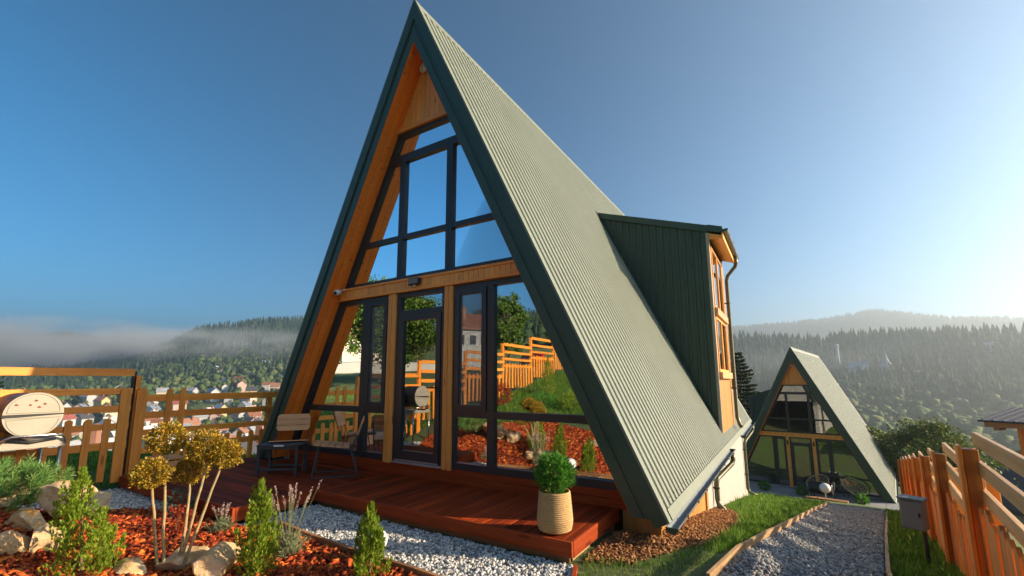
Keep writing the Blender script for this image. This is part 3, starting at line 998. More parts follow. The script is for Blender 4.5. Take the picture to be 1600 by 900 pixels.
        gx_, gz_ = HW + 0.045, ZB - 0.08
        zb_ = g(3.3, 4.2)
        p2 = MB().tube([(gx_, 4.9, gz_), (gx_, 4.9, gz_ - 0.13), (gx_ - 0.02, 4.86, gz_ - 0.2), (3.27, 4.15, gz_ - 0.36), (3.26, 4.1, gz_ - 0.45),
                         (3.26, 4.1, zb_ + 0.2), (3.28, 4.08, zb_ + 0.1), (3.40, 3.95, zb_ + 0.03)], 0.043, 12)
        d2 = ob('downpipe', p2.mesh('downpipe', 'olive', True), h)
        br = MB()
        br.box(3.2, 3.25, 4.09, 4.11, -0.76, -0.735); br.tube([(3.26, 4.1, -0.762), (3.26, 4.1, -0.733)], 0.05, 12)
        ob('pipe_bracket', br.mesh('pipe_bracket', 'black'), d2)
        zb_ = g(3.3, 10.2)
        p3 = MB().tube([(gx_, 10.9, gz_), (gx_, 10.9, gz_ - 0.12), (gx_ - 0.03, 10.85, gz_ - 0.2), (3.28, 10.35, gz_ - 0.42), (3.26, 10.3, gz_ - 0.5), (3.26, 10.3, zb_ + 0.22), (3.3, 10.28, zb_ + 0.12), (3.48, 10.2, zb_ + 0.06)], 0.045, 12)
        d3 = ob('downpipe', p3.mesh('downpipe', 'olive', True), h)
        for z in (-0.9, -1.6):
            br = MB()
            br.tube([(3.26, 10.3, z - 0.015), (3.26, 10.3, z + 0.015)], 0.053, 12); br.box(3.19, 3.25, 10.29, 10.31, z - 0.012, z + 0.012)
            ob('pipe_bracket', br.mesh('pipe_bracket', 'black'), d3)
        # floodlight on the beam, camera on the soffit
        fl = MB().box(-0.165, 0.045, -0.135, -0.075, 2.535, 2.635, 0.008)
        fo = ob('floodlight', fl.mesh('floodlight', 'frame'), h)
        ob('light_glass', MB().box(-0.15, 0.03, -0.139, -0.1355, 2.55, 2.62).mesh('light_glass', 'grey_box'), fo)
        ob('light_sensor', MB().lathe([(0, -0.03), (0.014, -0.026), (0.018, 0)], (-0.06, -0.1, 2.535), 12).mesh('light_sensor', 'white', True), fo)
        ca = MB()
        cx = -xi(2.60)
        ca.tube([(cx + 0.0, -0.16, 2.60), (cx + 0.05, -0.165, 2.595)], 0.045, 14)
        ca.tube([(cx + 0.05, -0.13, 2.61), (cx + 0.075, -0.20, 2.585), (cx + 0.085, -0.235, 2.572)], [0.045, 0.05, 0.042], 16)
        co = ob('security_camera', ca.mesh('security_camera', 'white', True), h)
        ob('camera_lens', MB().tube([(cx + 0.0835, -0.2305, 2.5735), (cx + 0.089, -0.247, 2.567)], 0.024, 14).mesh('camera_lens', 'black', True), co)
        ob('camera_arm', MB().tube([(cx + 0.05, -0.14, 2.60), (cx + 0.14, -0.09, 2.655)], 0.008, 8).mesh('camera_arm', 'white', True), co)
    else:
        for a in (-0.555, 0.56):
            ob('wall_lamp', MB().tube([(a, -0.1, 2.08), (a, -0.1, 2.28)], 0.035, 10).box(a - 0.02, a + 0.02, -0.09, -0.06, 2.14, 2.22).mesh('wall_lamp', 'black'), h)
    return h

def gl1(x, y): return T1(x, y)
house1 = build_house((0, 0, 0), 0, 1.0, 'tall green roofed A-frame house with glass front and red wooden deck', 1, False, gl1)
H2L, H2R, H2S = Vector((4.805, 19.762, -3.685)), R(-8.92), 0.9
def gl2(x, y):
    c, s_ = math.cos(H2R), math.sin(H2R)
    return (T1(H2L.x + (x * c - y * s_) * H2S, H2L.y + (x * s_ + y * c) * H2S) - H2L.z) / H2S
house2 = build_house(H2L, H2R, H2S, 'smaller looking A-frame house farther down the slope at the end of the gravel path', -1, True, gl2)

# ------------------------------------------------------------------ deck
DZ = -0.17
deck = thing('wooden_deck', 'low red brown plank deck in front of the large glass facade', 'deck', (1.2, -0.6, -0.4))
def wpart(name, mb, mat, par, smooth=False):
    return ob(name, mb.mesh(name, mat, smooth), par, world=True)
def share(name, me, par, loc, rot=(0, 0, 0)):
    """shared piece placed at a world position under an unrotated thing"""
    return ob(name, me, par, tuple(Vector(loc) - par.location), rot)
px = MB().box(-0.0565, 0.0565, -1.155, -0.034, -0.028, 0.0, 0.003).mesh('deck_plank', 'deck_y')
x = -0.49
while x < 2.75:
    share('deck_plank', px, deck, (x, 0, DZ + random.uniform(-0.0012, 0.0012)))
    x += 0.1185
share('deck_plank', MB().box(-0.03, 0.03, -1.155, -0.034, -0.028, 0.0, 0.003).mesh('deck_plank', 'deck_y'), deck, (2.80, 0, DZ))
pl = MB().box(-3.63, -0.60, -0.0565, 0.0565, -0.028, 0.0, 0.003).mesh('deck_plank', 'deck_x')
y = -2.03
while y < -0.36:
    share('deck_plank', pl, deck, (0, y, DZ + random.uniform(-0.0012, 0.0012)))
    y += 0.1185
pl2 = MB().box(-2.95, -0.60, -0.0565, 0.0565, -0.028, 0.0, 0.003).mesh('deck_plank', 'deck_x')
while y < -0.05:
    share('deck_plank', pl2, deck, (0, y, DZ))
    y += 0.1185
wpart('edge_board', MB().box(-0.555, 2.858, -1.192, -1.158, DZ - 0.118, DZ + 0.002, 0.004), 'deck_edge_x', deck)
wpart('edge_board', MB().box(2.834, 2.862, -1.157, 0.0, DZ - 0.125, DZ + 0.003, 0.004), 'deck_edge_y', deck)
wpart('edge_board', MB().box(-3.66, -0.565, -2.125, -2.092, DZ - 0.14, DZ + 0.002, 0.004), 'deck_edge_x', deck)
wpart('edge_board', MB().box(-0.597, -0.565, -2.09, -1.16, DZ - 0.14, DZ + 0.003, 0.004), 'deck_edge_y', deck)
wpart('edge_board', MB().box(-3.663, -3.634, -2.09, -0.35, DZ - 0.14, DZ + 0.003, 0.004), 'deck_edge_y', deck)
jo = MB()
for yq in (-1.08, -0.62, -0.16):
    wpart('joist', MB().box(-0.55, 2.80, yq - 0.03, yq + 0.03, DZ - 0.2, DZ - 0.031), 'raw_x', deck)
wpart('end_beam', MB().box(2.765, 2.80, -1.10, 0.02, DZ - 0.36, DZ - 0.127, 0.004), 'raw_y', deck)
for yq in (-1.9, -1.4, -0.8):
    wpart('joist', MB().box(-3.6, -0.62, yq - 0.03, yq + 0.03, DZ - 0.2, DZ - 0.031), 'raw_x', deck)

# ------------------------------------------------------------------ surfaces around the deck
GP1 = [(-0.57, -1.17), (2.87, -1.17), (2.93, -1.35), (3.02, -2.2), (3.0, -3.1), (1.9, -3.0), (2.15, -1.97), (0.2, -1.91), (-0.57, -2.10)]
GP2 = [(-3.72, -1.95), (-1.6, -2.1), (-1.75, -2.2), (-2.15, -2.46), (-2.65, -2.78), (-3.0, -3.3), (-3.72, -3.2)]
MUL = [(-1.7, -2.16), (-0.57, -2.12), (0.2, -1.96), (2.12, -2.02), (1.9, -2.9), (1.4, -4.4), (-0.5, -5.2), (-2.4, -4.8), (-3.2, -3.8), (-2.95, -3.25), (-2.65, -2.78), (-2.15, -2.46)]
PATH = [(3.80, -0.9), (3.98, -0.14), (4.11, 1.03), (4.34, 2.94), (4.72, 6.6), (5.26, 11.9), (5.3, 12.4), (6.6, 12.4), (6.45, 11.3), (5.81, 6.4), (5.38, 3.2), (5.0, 0.2), (4.93, -0.9)]
SOIL = [(2.88, -1.05), (3.25, -0.9), (3.62, -0.15), (3.75, 0.6), (3.72, 2.2), (3.62, 3.6), (3.3, 4.6), (3.15, 4.6), (3.1, 0.0), (2.88, 0.0)]
struct('gravel_bed', sheet('gravel_bed', GP1, 0.006, 'gravel_base', 0.08))
struct('gravel_bed', sheet('gravel_bed', GP2, 0.006, 'gravel_base', 0.08))
struct('gravel_path', sheet('gravel_path', PATH, 0.006, 'gravel_base', 0.08))
struct('mulch_bed', sheet('mulch_bed', MUL, 0.018, 'mulch_base', 0.08, amp=0.008))
struct('soil_patch', sheet('soil_patch', SOIL, 0.010, 'soil', 0.06, amp=0.006))

ICO_V = np.array(unit(np.array([(0, 1, 1.618), (0, -1, 1.618), (0, 1, -1.618), (0, -1, -1.618), (1, 1.618, 0), (-1, 1.618, 0), (1, -1.618, 0), (-1, -1.618, 0), (1.618, 0, 1), (-1.618, 0, 1), (1.618, 0, -1), (-1.618, 0, -1)])))
def hull_ico():
    F = []
    d = np.linalg.norm(ICO_V[:, None] - ICO_V[None], axis=-1)
    e = d.min(where=d > 0.1, initial=9) * 1.05
    for i in range(12):
        for j in range(i + 1, 12):
            for k in range(j + 1, 12):
                if d[i, j] < e and d[j, k] < e and d[i, k] < e:
                    n = np.cross(ICO_V[j] - ICO_V[i], ICO_V[k] - ICO_V[i])
                    F.append((i, j, k) if n @ ICO_V[i] > 0 else (i, k, j))
    return np.array(F)
ICO_F = hull_ico()

def rand_rot(n, r=rng):
    q = unit(r.normal(size=(n, 4)))
    a, b, c, d = q.T
    return np.stack([np.stack([1 - 2 * (c * c + d * d), 2 * (b * c - a * d), 2 * (b * d + a * c)], -1),
                     np.stack([2 * (b * c + a * d), 1 - 2 * (b * b + d * d), 2 * (c * d - a * b)], -1),
                     np.stack([2 * (b * d - a * c), 2 * (c * d + a * b), 1 - 2 * (b * b + c * c)], -1)], -2)

def stones(polys, dens, r0, r1, mat, name, label, cat, flat=0.6, dz=0.012, near=None):
    P = []
    for poly in polys:
        q = np.array(poly)
        A = 0.5 * abs(np.dot(q[:, 0], np.roll(q[:, 1], 1)) - np.dot(q[:, 1], np.roll(q[:, 0], 1)))
        P.append(scatter(poly, int(A * dens)))
    P = np.concatenate(P)
    if near is not None:
        P = near(P)
    n = len(P)
    rad = rng.uniform(r0, r1, n)
    S = rng.uniform(0.55, 1.15, (n, 3)); S[:, 2] *= flat
    T = ICO_V[None] * (1 + rng.uniform(-0.22, 0.22, (n, 12, 1))) * S[:, None] * rad[:, None, None]
    ang = rng.uniform(0, 2 * PI, n)
    tilt = rand_rot(n)
    mixr = rng.random(n) < 0.35
    Rz = np.stack([np.stack([np.cos(ang), -np.sin(ang), 0 * ang], -1), np.stack([np.sin(ang), np.cos(ang), 0 * ang], -1), np.stack([0 * ang, 0 * ang, 1 + 0 * ang], -1)], -2)
    Rm = np.where(mixr[:, None, None], tilt, Rz)
    T = np.einsum('nij,nkj->nki', Rm, T)
    Z = terrain(P[:, 0], P[:, 1]) + dz + rng.uniform(-0.004, 0.008, n)
    T += np.stack([P[:, 0], P[:, 1], Z], -1)[:, None]
    F = (np.arange(n)[:, None, None] * 12 + ICO_F[None]).reshape(-1, 3)
    return stuff(name, np_mesh(name, T.reshape(-1, 3), F, mat), label, cat)
stones([GP1, GP2], 2100, 0.010, 0.022, 'gravel', 'gravel_stones', 'pale crushed stone gravel strewn between the deck and the bark bed', 'gravel')
def thin(P):
    d = np.hypot(P[:, 0] - CAM[0], P[:, 1] - CAM[1])
    return P[rng.random(len(P)) < np.clip(6.0 / d, 0.25, 1) ** 1.5]
stones([PATH], 2000, 0.011, 0.024, 'gravel_path', 'path_gravel', 'grey gravel covering the path that runs down to the second house', 'gravel', near=thin)

def chips(poly, dens, mat, name, label, cat, l0, l1, dz=0.03, up=0.5):
    q = np.array(poly)
    A = 0.5 * abs(np.dot(q[:, 0], np.roll(q[:, 1], 1)) - np.dot(q[:, 1], np.roll(q[:, 0], 1)))
    n = int(A * dens)
    P = scatter(poly, n)
    L = rng.uniform(l0, l1, n); W = L * rng.uniform(0.35, 0.75, n); H = L * rng.uniform(0.12, 0.3, n)
    B = np.array([(x, y, z) for z in (-1, 1) for y in (-1, 1) for x in (-1, 1)], float)
    V = B[None] * np.stack([L, W, H], -1)[:, None] * 0.5 * (1 + rng.uniform(-0.3, 0.3, (n, 8, 3)))
    Q = rand_rot(n)
    ang = rng.uniform(0, 2 * PI, n)
    e1 = np.stack([np.cos(ang), np.sin(ang), rng.normal(0, up, n)], -1); e1 = unit(e1)
    e2 = unit(np.cross(np.stack([rng.normal(0, up, n), rng.normal(0, up, n), np.ones(n)], -1), e1)); e3 = np.cross(e1, e2)
    Rm = np.stack([e1, e2, e3], -1)
    V = np.einsum('nij,nkj->nki', Rm, V)
    Z = terrain(P[:, 0], P[:, 1]) + dz + rng.uniform(-0.01, 0.018, n)
    V += np.stack([P[:, 0], P[:, 1], Z], -1)[:, None]
    Fb = np.array([(0, 2, 3, 1), (4, 5, 7, 6), (0, 1, 5, 4), (2, 6, 7, 3), (0, 4, 6, 2), (1, 3, 7, 5)])
    F = (np.arange(n)[:, None, None] * 8 + Fb[None]).reshape(-1, 4)
    return stuff(name, np_mesh(name, V.reshape(-1, 3), F, mat), label, cat)
chips(MUL, 1700, 'chips', 'bark_mulch', 'red dyed bark mulch covering the planting bed', 'mulch', 0.022, 0.07)
chips(SOIL, 3800, 'clods', 'soil_clods', 'crumbly brown soil heaped beside the foot of the roof', 'soil', 0.006, 0.036, 0.012)

def grass(polys, dens, h0, h1, name, label, dens_far=None, avoid=None, mat='grass'):
    P = []
    for poly in polys:
        q = np.array(poly)
        A = 0.5 * abs(np.dot(q[:, 0], np.roll(q[:, 1], 1)) - np.dot(q[:, 1], np.roll(q[:, 0], 1)))
        P.append(scatter(poly, int(A * dens)))
    P = np.concatenate(P)
    d = np.hypot(P[:, 0] - CAM[0], P[:, 1] - CAM[1])
    P = P[rng.random(len(P)) < np.clip(5.0 / d, 0.12, 1) ** 1.3]
    # patchy growth
    pn = np.sin(P[:, 0] * 5.1 + 1.3 * np.sin(P[:, 1] * 3.3)) * np.sin(P[:, 1] * 4.3 + 0.7 * np.sin(P[:, 0] * 6.1))
    P = P[rng.random(len(P)) < np.clip(0.75 + 0.5 * pn, 0.15, 1)]
    pn = np.sin(P[:, 0] * 3.1 + 2) * np.sin(P[:, 1] * 2.7)
    n = len(P)
    d = np.hypot(P[:, 0] - CAM[0], P[:, 1] - CAM[1])
    B = np.stack([P[:, 0], P[:, 1], terrain(P[:, 0], P[:, 1])], -1)
    D = unit(np.stack([rng.normal(0, 0.38, n), rng.normal(0, 0.38, n), np.ones(n)], -1))
    L = rng.uniform(h0, h1, n) * (1 + 0.35 * pn) * np.where(rng.random(n) < 0.04, 1.8, 1)
    a = rng.uniform(0, 2 * PI, n)
    W = np.stack([np.cos(a), np.sin(a), 0 * a], -1) * (0.0028 * np.clip(d / 4.5, 1, 4))[:, None]
    V, F = blades(B, D, W, L)
    return stuff(name, np_mesh(name, V, F, mat), label, 'grass')
GR1 = [(3.66, -0.15), (3.85, -0.15), (4.06, 1.0), (4.29, 2.94), (4.67, 6.6), (5.2, 11.9), (4.9, 12.6), (3.3, 12.6), (3.3, 4.7), (3.66, 3.6), (3.76, 2.2), (3.79, 0.6)]
GR0 = [(2.9, -1.0), (3.3, -0.85), (3.66, -0.15), (3.85, -0.15), (3.70, -0.95), (3.1, -2.1), (2.95, -1.3)]
GR2 = [(5.07, -0.9), (5.45, -0.6), (5.75, 2.0), (6.2, 5.4), (6.7, 9.2), (6.9, 12), (6.55, 12), (5.88, 6.4), (5.45, 3.2), (5.06, 0.2)]
grass([GR1], 5200, 0.04, 0.11, 'lawn_grass', 'green mown grass between the plaster wall and the gravel path')
grass([GR0], 2600, 0.02, 0.075, 'sparse_grass', 'thin tufty grass growing on bare soil beside the deck corner')
grass([GR2], 5000, 0.04, 0.11, 'verge_grass', 'shaded grass verge between the gravel path and the orange fence')
LAWN = [(-3.85, -0.2), (-3.85, -7), (-9, -9), (-14, -8), (-16, 0), (-13, 5), (-6, 4)]
grass([[(-3.6, -4.6), (-2.9, -4.9), (-0.4, -5.4), (1.5, -5.0), (3.5, -7.0), (0, -13), (-3.6, -14)]], 2600, 0.06, 0.18, 'garden_grass', 'long garden grass behind the bark bed, mirrored in the windows')
grass([LAWN], 1500, 0.05, 0.13, 'back_lawn_grass', 'lawn grass behind the honey coloured picket fence')

# timber edgings
def edging(pts, hgt, thick, mat, label, name='timber_edging', dz=0.0, group=None):
    t = thing(name, label, 'edging', (pts[0][0], pts[0][1], T1(*pts[0]) - 0.05), 0, group)
    for a, b in zip(pts[:-1], pts[1:]):
        a2, b2 = np.array(a), np.array(b)
        d = unit((b2 - a2)[None])[0]
        nrm = np.array((-d[1], d[0])) * thick / 2
        za, zb = T1(*a) + dz, T1(*b) + dz
        a3, b3 = a2 + d * 0.002, b2 - d * 0.002
        V = []
        for (p, z) in ((a3, za), (b3, zb)):
            for sgn in (-1, 1):
                for hh in (-0.08, hgt):
                    q = p + nrm * sgn
                    V.append((q[0], q[1], z + hh))
        F = [(0, 1, 3, 2), (4, 6, 7, 5), (0, 4, 5, 1), (2, 3, 7, 6), (1, 5, 7, 3), (0, 2, 6, 4)]
        wpart('board', MB().add(V, F), mat, t)
    return t
edging([(3.84, -0.95), (3.97, -0.14), (4.10, 1.03), (4.33, 2.94), (4.71, 6.6), (5.25, 11.9)], 0.085, 0.028, 'raw_y', 'light timber edging board along the left side of the gravel path')
edging([(4.95, -0.9), (5.03, 0.2), (5.42, 3.24), (5.85, 6.4), (6.5, 11.4)], 0.06, 0.028, 'raw_y', 'light timber edging board along the right side of the gravel path by the orange fence')
edging([(-0.15, -1.86), (0.42, -1.93), (1.13, -1.97), (1.9, -1.98), (2.3, -2.0)], 0.075, 0.03, 'raw_x', 'brown timber edging board between the bark bed and the pale gravel')
edging([(2.90, -1.22), (3.02, -1.55), (3.06, -2.3)], 0.05, 0.03, 'deck_edge_y', 'red brown edging board at the deck corner beside the sparse grass')
edging([(2.92, -0.32), (2.96, 0.1), (3.10, 1.1)], 0.035, 0.05, 'raw_y', 'pale timber plank lying at the foot of the wooden skirt beside the soil', 'timber_plank')

# ------------------------------------------------------------------ picket fences
def picket_mesh(wd, hgt, th, mat, name='picket'):
    mb = MB()
    c = 0.006
    pr = [(-wd / 2, 0), (wd / 2, 0), (wd / 2, hgt - wd * 0.28), (wd * 0.12, hgt), (-wd * 0.12, hgt), (-wd / 2, hgt - wd * 0.28)]
    mb.prism(pr, -th / 2, th / 2)
    return mb.mesh(name, mat)

FX = -3.75
MP = {}
def rot90(me):
    for v in me.vertices:
        v.co = (v.co.y, v.co.x, v.co.z)
    me.flip_normals()
    return me
pk_s = rot90(picket_mesh(0.078, 0.86, 0.022, 'fence_l_z'))
pk_t = rot90(picket_mesh(0.078, 1.25, 0.022, 'fence_l_z'))
pk_w = rot90(picket_mesh(0.125, 1.32, 0.026, 'fence_l_z'))
def left_fence(label, y0, y1, rails, ptop, base, tall=(), wide=(), posts=(), ptops=None):
    t = thing('picket_fence', label, 'fence', (FX, y0, T1(FX, y0)))
    for za, zb in rails:
        share('rail', MB().box(-0.016, 0.016, 0, y1 - y0, za, zb, 0.004).mesh('rail', 'fence_l_y'), t, (FX - 0.03, y0, 0))
    y = y0 + 0.10
    while y < y1 - 0.04:
        if all(abs(y - q) > 0.09 for q in list(tall) + list(wide)):
            share('picket', pk_s, t, (FX + 0.002, y, ptop - 0.86 + random.uniform(-0.008, 0.008)), (random.uniform(-0.008, 0.008), 0, 0))
        y += 0.198
    for q in tall:
        share('picket', pk_t, t, (FX + 0.002, q, 1.04 - 1.25 + random.uniform(-0.01, 0.01)))
    for q in wide:
        share('picket', pk_w, t, (FX + 0.004, q, 1.06 - 1.32))
    for q, zt, mat, wd in posts:
        share('post', MB().box(-wd / 2, wd / 2, -wd / 2, wd / 2, -0.75, zt, 0.004).mesh('post', mat), t, (FX - 0.05 - wd / 2, q, 0))
    return t
left_fence('honey coloured picket fence between the gate post and the left roof foot', -2.0, 0.35,
           ((0.85, 0.955), (0.60, 0.70), (0.35, 0.44), (0.09, 0.18)), 0.29, -0.2, (-1.60, -1.42), (-1.95,), ((0.02, 0.95, 'fence_l_z', 0.08),))
left_fence('taller honey coloured fence section with five rails behind the barrel grill', -4.0, -2.06,
           ((1.23, 1.335), (0.965, 1.055), (0.72, 0.81), (0.475, 0.56), (0.20, 0.30)), 0.64, -0.25, (), (-2.14,), ((-2.045, 1.30, 'black', 0.05), (-2.0, 1.24, 'fence_l_z', 0.085)))
left_fence('next fence section up the slope to the left of the barrel grill', -6.0, -4.04,
           ((1.60, 1.70), (1.35, 1.44), (1.10, 1.19), (0.86, 0.95)), 1.0, 0, (), (), ((-4.02, 1.68, 'fence_l_z', 0.085),))
for i, yy in enumerate((-8.0, -10.0, -12.0, -14.0)):
    left_fence(('third', 'fourth', 'fifth', 'sixth')[i] + ' fence section up the slope, seen as a reflection in the glass front', yy, yy + 1.96,
               tuple((a + 0.37 * (i + 1), b + 0.37 * (i + 1)) for a, b in ((1.60, 1.70), (1.35, 1.44), (1.10, 1.19), (0.86, 0.95))), 1.0 + 0.37 * (i + 1), 0, (), (),
               ((yy + 1.98, 1.68 + 0.37 * (i + 1), 'fence_l_z', 0.085),))

# right hand stepped fence
FS = 0.13
FANG = math.atan2(1, FS)
FD = np.array((FS, 1)) / math.hypot(FS, 1)
SECL = 1.86
pk_r = picket_mesh(0.098, 0.80, 0.020, 'fence_r_z')
def right_section(i, label):
    y0 = -2.52 + i * SECL
    x0 = 5.5 + FS * y0
    zt = 0.80 - 0.268 * i
    t = thing('stepped_fence', label, 'fence', (x0, y0, T1(x0, y0)), FANG - PI / 2, 'stepped fence sections along the path')
    zz = zt - t.location.z
    ll = SECL * 1.009
    # local y runs along the fence
    rl = MB().box(-0.014, 0.014, 0.02, ll + 0.06, -0.085, 0.0, 0.004).mesh('rail', 'fence_r_y')
    for dz in (0.0, -0.17, -0.34):
        ob('rail', rl, t, (0.035 if dz == 0 else 0.03, 0, zz + dz))
    pk = picket_mesh(0.098, 0.80, 0.020, 'fence_r_z')
    n = 16
    for k in range(n):
        yl = 0.06 + k * (ll / n)
        ob('picket', pk_r, t, (-0.004, yl, zz - 0.43 - 0.80 + random.uniform(-0.02, 0.02)), (random.uniform(-0.012, 0.012), 0, PI / 2 + random.uniform(-0.03, 0.03)))
    po = MB().box(-0.045, 0.03, -0.045, 0.045, -1.35, -0.10, 0.005).mesh('post', 'fence_r_z')
    ob('post', po, t, (0.0, ll - 0.02, zz))
    ob('post_board', MB().box(-0.068, -0.047, -0.06, 0.06, -1.35, -0.08, 0.004).mesh('post_board', 'fence_r_z'), t, (0.0, ll - 0.03, zz))
    ob('rail_post', MB().box(0.052, 0.12, -0.035, 0.035, -1.2, 0.02, 0.004).mesh('rail_post', 'pine_z'), t, (0, 0.16, zz))
    return t
RLAB = ['nearest orange fence section, cut by the right edge of the picture', 'orange fence section just in front of the grey meter box',
        'orange fence section just behind the grey meter box', 'fourth orange fence section from the front along the path']
for i in range(9):
    right_section(i, RLAB[i] if i < 4 else ('fifth', 'sixth', 'seventh', 'eighth', 'ninth')[i - 4] + ' orange fence section from the front, stepping down the path')

# meter box on its stand
mt = thing('meter_box', 'grey metal meter box on a thin black stand against the orange fence', 'meter box', (5.36, 0.95, T1(5.36, 0.95)), R(-25))
b0 = MB().box(-0.085, 0.085, -0.065, 0.065, 0.34, 0.60, 0.008)
ob('box', b0.mesh('box', 'grey_box'), mt)
ob('door', MB().box(-0.078, 0.078, -0.073, -0.0655, 0.35, 0.585, 0.004).mesh('door', 'grey_box'), mt)
ob('lid', MB().box(-0.095, 0.095, -0.08, 0.075, 0.602, 0.618, 0.004).mesh('lid', 'galv'), mt)
ob('lock', MB().box(0.05, 0.066, -0.08, -0.0735, 0.46, 0.50, 0.002).mesh('lock', 'black'), mt)
ob('stand', MB().tube([(0.05, 0.02, 0.34), (0.06, 0.0, 0.22), (0.06, 0.0, -0.1)], 0.016, 8).mesh('stand', 'black'), mt)

# ------------------------------------------------------------------ chairs, side table
def rslat(x0, x1, y0, y1, z0, z1, rr):
    """board with rounded corners in the xy plane"""
    pts = []
    for cx, cy, a0 in ((x1 - rr, y1 - rr, 0), (x0 + rr, y1 - rr, 90), (x0 + rr, y0 + rr, 180), (x1 - rr, y0 + rr, 270)):
        for q in range(4):
            a = R(a0 + q * 30)
            pts.append((cx + rr * math.cos(a), cy + rr * math.sin(a)))
    return MB().prism(pts, z0, z1, 'z')
def garden_chair(label, loc, rz):
    t = thing('garden_chair', label, 'chair', loc, rz, 'slatted garden chairs on the deck')
    sl = rslat(-0.25, 0.25, -0.043, 0.043, 0, 0.016, 0.012).mesh('seat_slat', 'chairwood')
    for q in range(5):
        ob('seat_slat', sl, t, (0, -0.235 + q * 0.094, 0.44 - q * 0.012), (R(-7), 0, 0))
    # back: three slats, outer two rounded
    for q in range(3):
        z0, z1 = 0.545 + q * 0.085, 0.545 + q * 0.085 + 0.079
        rr = 0.045
        p = [(-0.24, z0), (0.24, z0), (0.24, z1), (-0.24, z1)]
        if q == 2: p = [(-0.24, z0), (0.24, z0), (0.24, z1 - rr), (0.225, z1 - 0.013), (0.195, z1), (-0.195, z1), (-0.225, z1 - 0.013), (-0.24, z1 - rr)]
        if q == 0: p = [(-0.195, z0), (0.195, z0), (0.225, z0 + 0.013), (0.24, z0 + rr), (0.24, z1), (-0.24, z1), (-0.24, z0 + rr), (-0.225, z0 + 0.013)]
        mb = MB().prism(p, 0, 0.016)
        mb.v = [(x, 0.235 + y + (z - 0.4) * 0.32, z) for x, y, z in mb.v]
        ob('back_slat', mb.mesh('back_slat', 'chairwood'), t)
    for s in (-1, 1):
        x = s * 0.22
        fr = MB().tube([(x, 0.385, 0.77), (x, 0.225, 0.36), (x, -0.24, 0.425)], 0.008, 8)
        ob('frame', fr.mesh('frame', 'dark_metal', True), t)
        lg = MB().tube([(x, 0.20, 0.38), (x, 0.31, 0.04), (x, 0.30, 0.012), (x, 0.27, 0.008), (x, -0.24, 0.008), (x, -0.27, 0.012), (x, -0.275, 0.04), (x, -0.21, 0.42)], 0.008, 8)
        ob('leg', lg.mesh('leg', 'dark_metal', True), t)
    ob('crossbar', MB().tube([(-0.22, 0.2, 0.375), (0.22, 0.2, 0.375)], 0.008, 8).tube([(-0.22, -0.21, 0.415), (0.22, -0.21, 0.415)], 0.008, 8).mesh('crossbar', 'dark_metal', True), t)
    return t
garden_chair('slatted garden chair behind the small dark table by the left roof foot', (-2.05, -0.62, DZ), math.atan2(-0.62, 0.78) + PI / 2)
garden_chair('slatted garden chair seen from the side in front of the left window', (-1.12, -0.50, DZ), math.atan2(-0.77, -0.64) + PI / 2)
tb = thing('side_table', 'small dark grey metal side table with a white sticker in front of a garden chair', 'table', (-1.86, -0.83, DZ), math.atan2(0.34, 0.48))
ob('table_top', MB().box(-0.29, 0.29, -0.2, 0.2, 0.40, 0.425, 0.004).mesh('table_top', 'dark_metal'), tb)
ob('apron', MB().box(-0.27, 0.27, -0.19, -0.16, 0.36, 0.399, 0.003).mesh('apron', 'dark_metal'), tb)
lgm = MB().box(-0.018, 0.018, -0.018, 0.018, 0, 0.399, 0.003).mesh('leg', 'dark_metal')
for sx in (-1, 1):
    for sy in (-1, 1):
        ob('leg', lgm, tb, (sx * 0.265, sy * 0.175, 0))
for sy in (-1, 1):
    ob('stretcher', MB().box(-0.246, 0.246, -0.012, 0.012, 0.07, 0.10, 0.003).mesh('stretcher', 'dark_metal'), tb, (0, sy * 0.175, 0))
ob('sticker', MB().box(-0.05, 0.09, -0.2045, -0.2015, 0.402, 0.423).mesh('sticker', 'white'), tb)

# planter box behind the topiary
pb = thing('planter_box', 'pale wooden planter box at the left front corner of the deck beside the gate post', 'planter', (-3.3, -1.72, DZ))
for q in range(5):
    ob('slat', MB().box(-0.25 + q * 0.1, -0.155 + q * 0.1, -0.15, -0.13, 0, 0.22, 0.003).mesh('slat', 'chairwood'), pb)
ob('box', MB().box(-0.25, 0.245, -0.129, 0.15, 0, 0.2).mesh('box', 'chairwood'), pb)
ob('rim', MB().box(-0.27, 0.265, -0.165, 0.165, 0.222, 0.24, 0.003).mesh('rim', 'chairwood'), pb)

# ------------------------------------------------------------------ barrel grill
bq = thing('barrel_grill', 'cream barrel grill with rusty vent spots standing at the left edge before the fence', 'grill', (-2.95, -3.2, T1(-2.95, -3.2)))
gz = 1.14 - 53 / FPX * 5 - bq.location.z + 0.02
def oval(a, b, n=40, z0=0.0):
    return [(a * math.cos(2 * PI * k / n), z0 + b * math.sin(2 * PI * k / n)) for k in range(n)]
RA, RB = 0.245, 0.245
ob('barrel', MB().prism(oval(RA, RB, 40, gz), -0.85, 0.0, 'x').mesh('barrel', 'black', False), bq)
up_ = [p for p in oval(RA, RB, 60) if p[1] >= 0.0]
lo_ = [p for p in oval(RA, RB, 60) if p[1] <= 0.0]
ob('lid_end', MB().prism([(p[0], p[1] + gz + 0.012) for p in up_], 0.002, 0.016, 'x').mesh('lid_end', 'cream_metal'), bq)
ob('bowl_end', MB().prism([(p[0], p[1] + gz - 0.002) for p in lo_], 0.002, 0.016, 'x').mesh('bowl_end', 'cream_metal'), bq)
rim = MB().tube([(0.017, p[0] * 0.86, p[1] * 0.86 + gz + 0.012 + 0.02) for p in up_], 0.006, 6)
rim.tube([(0.017, up_[0][0] * 0.86, gz + 0.032), (0.017, -up_[0][0] * 0.86, gz + 0.032)], 0.006, 6)
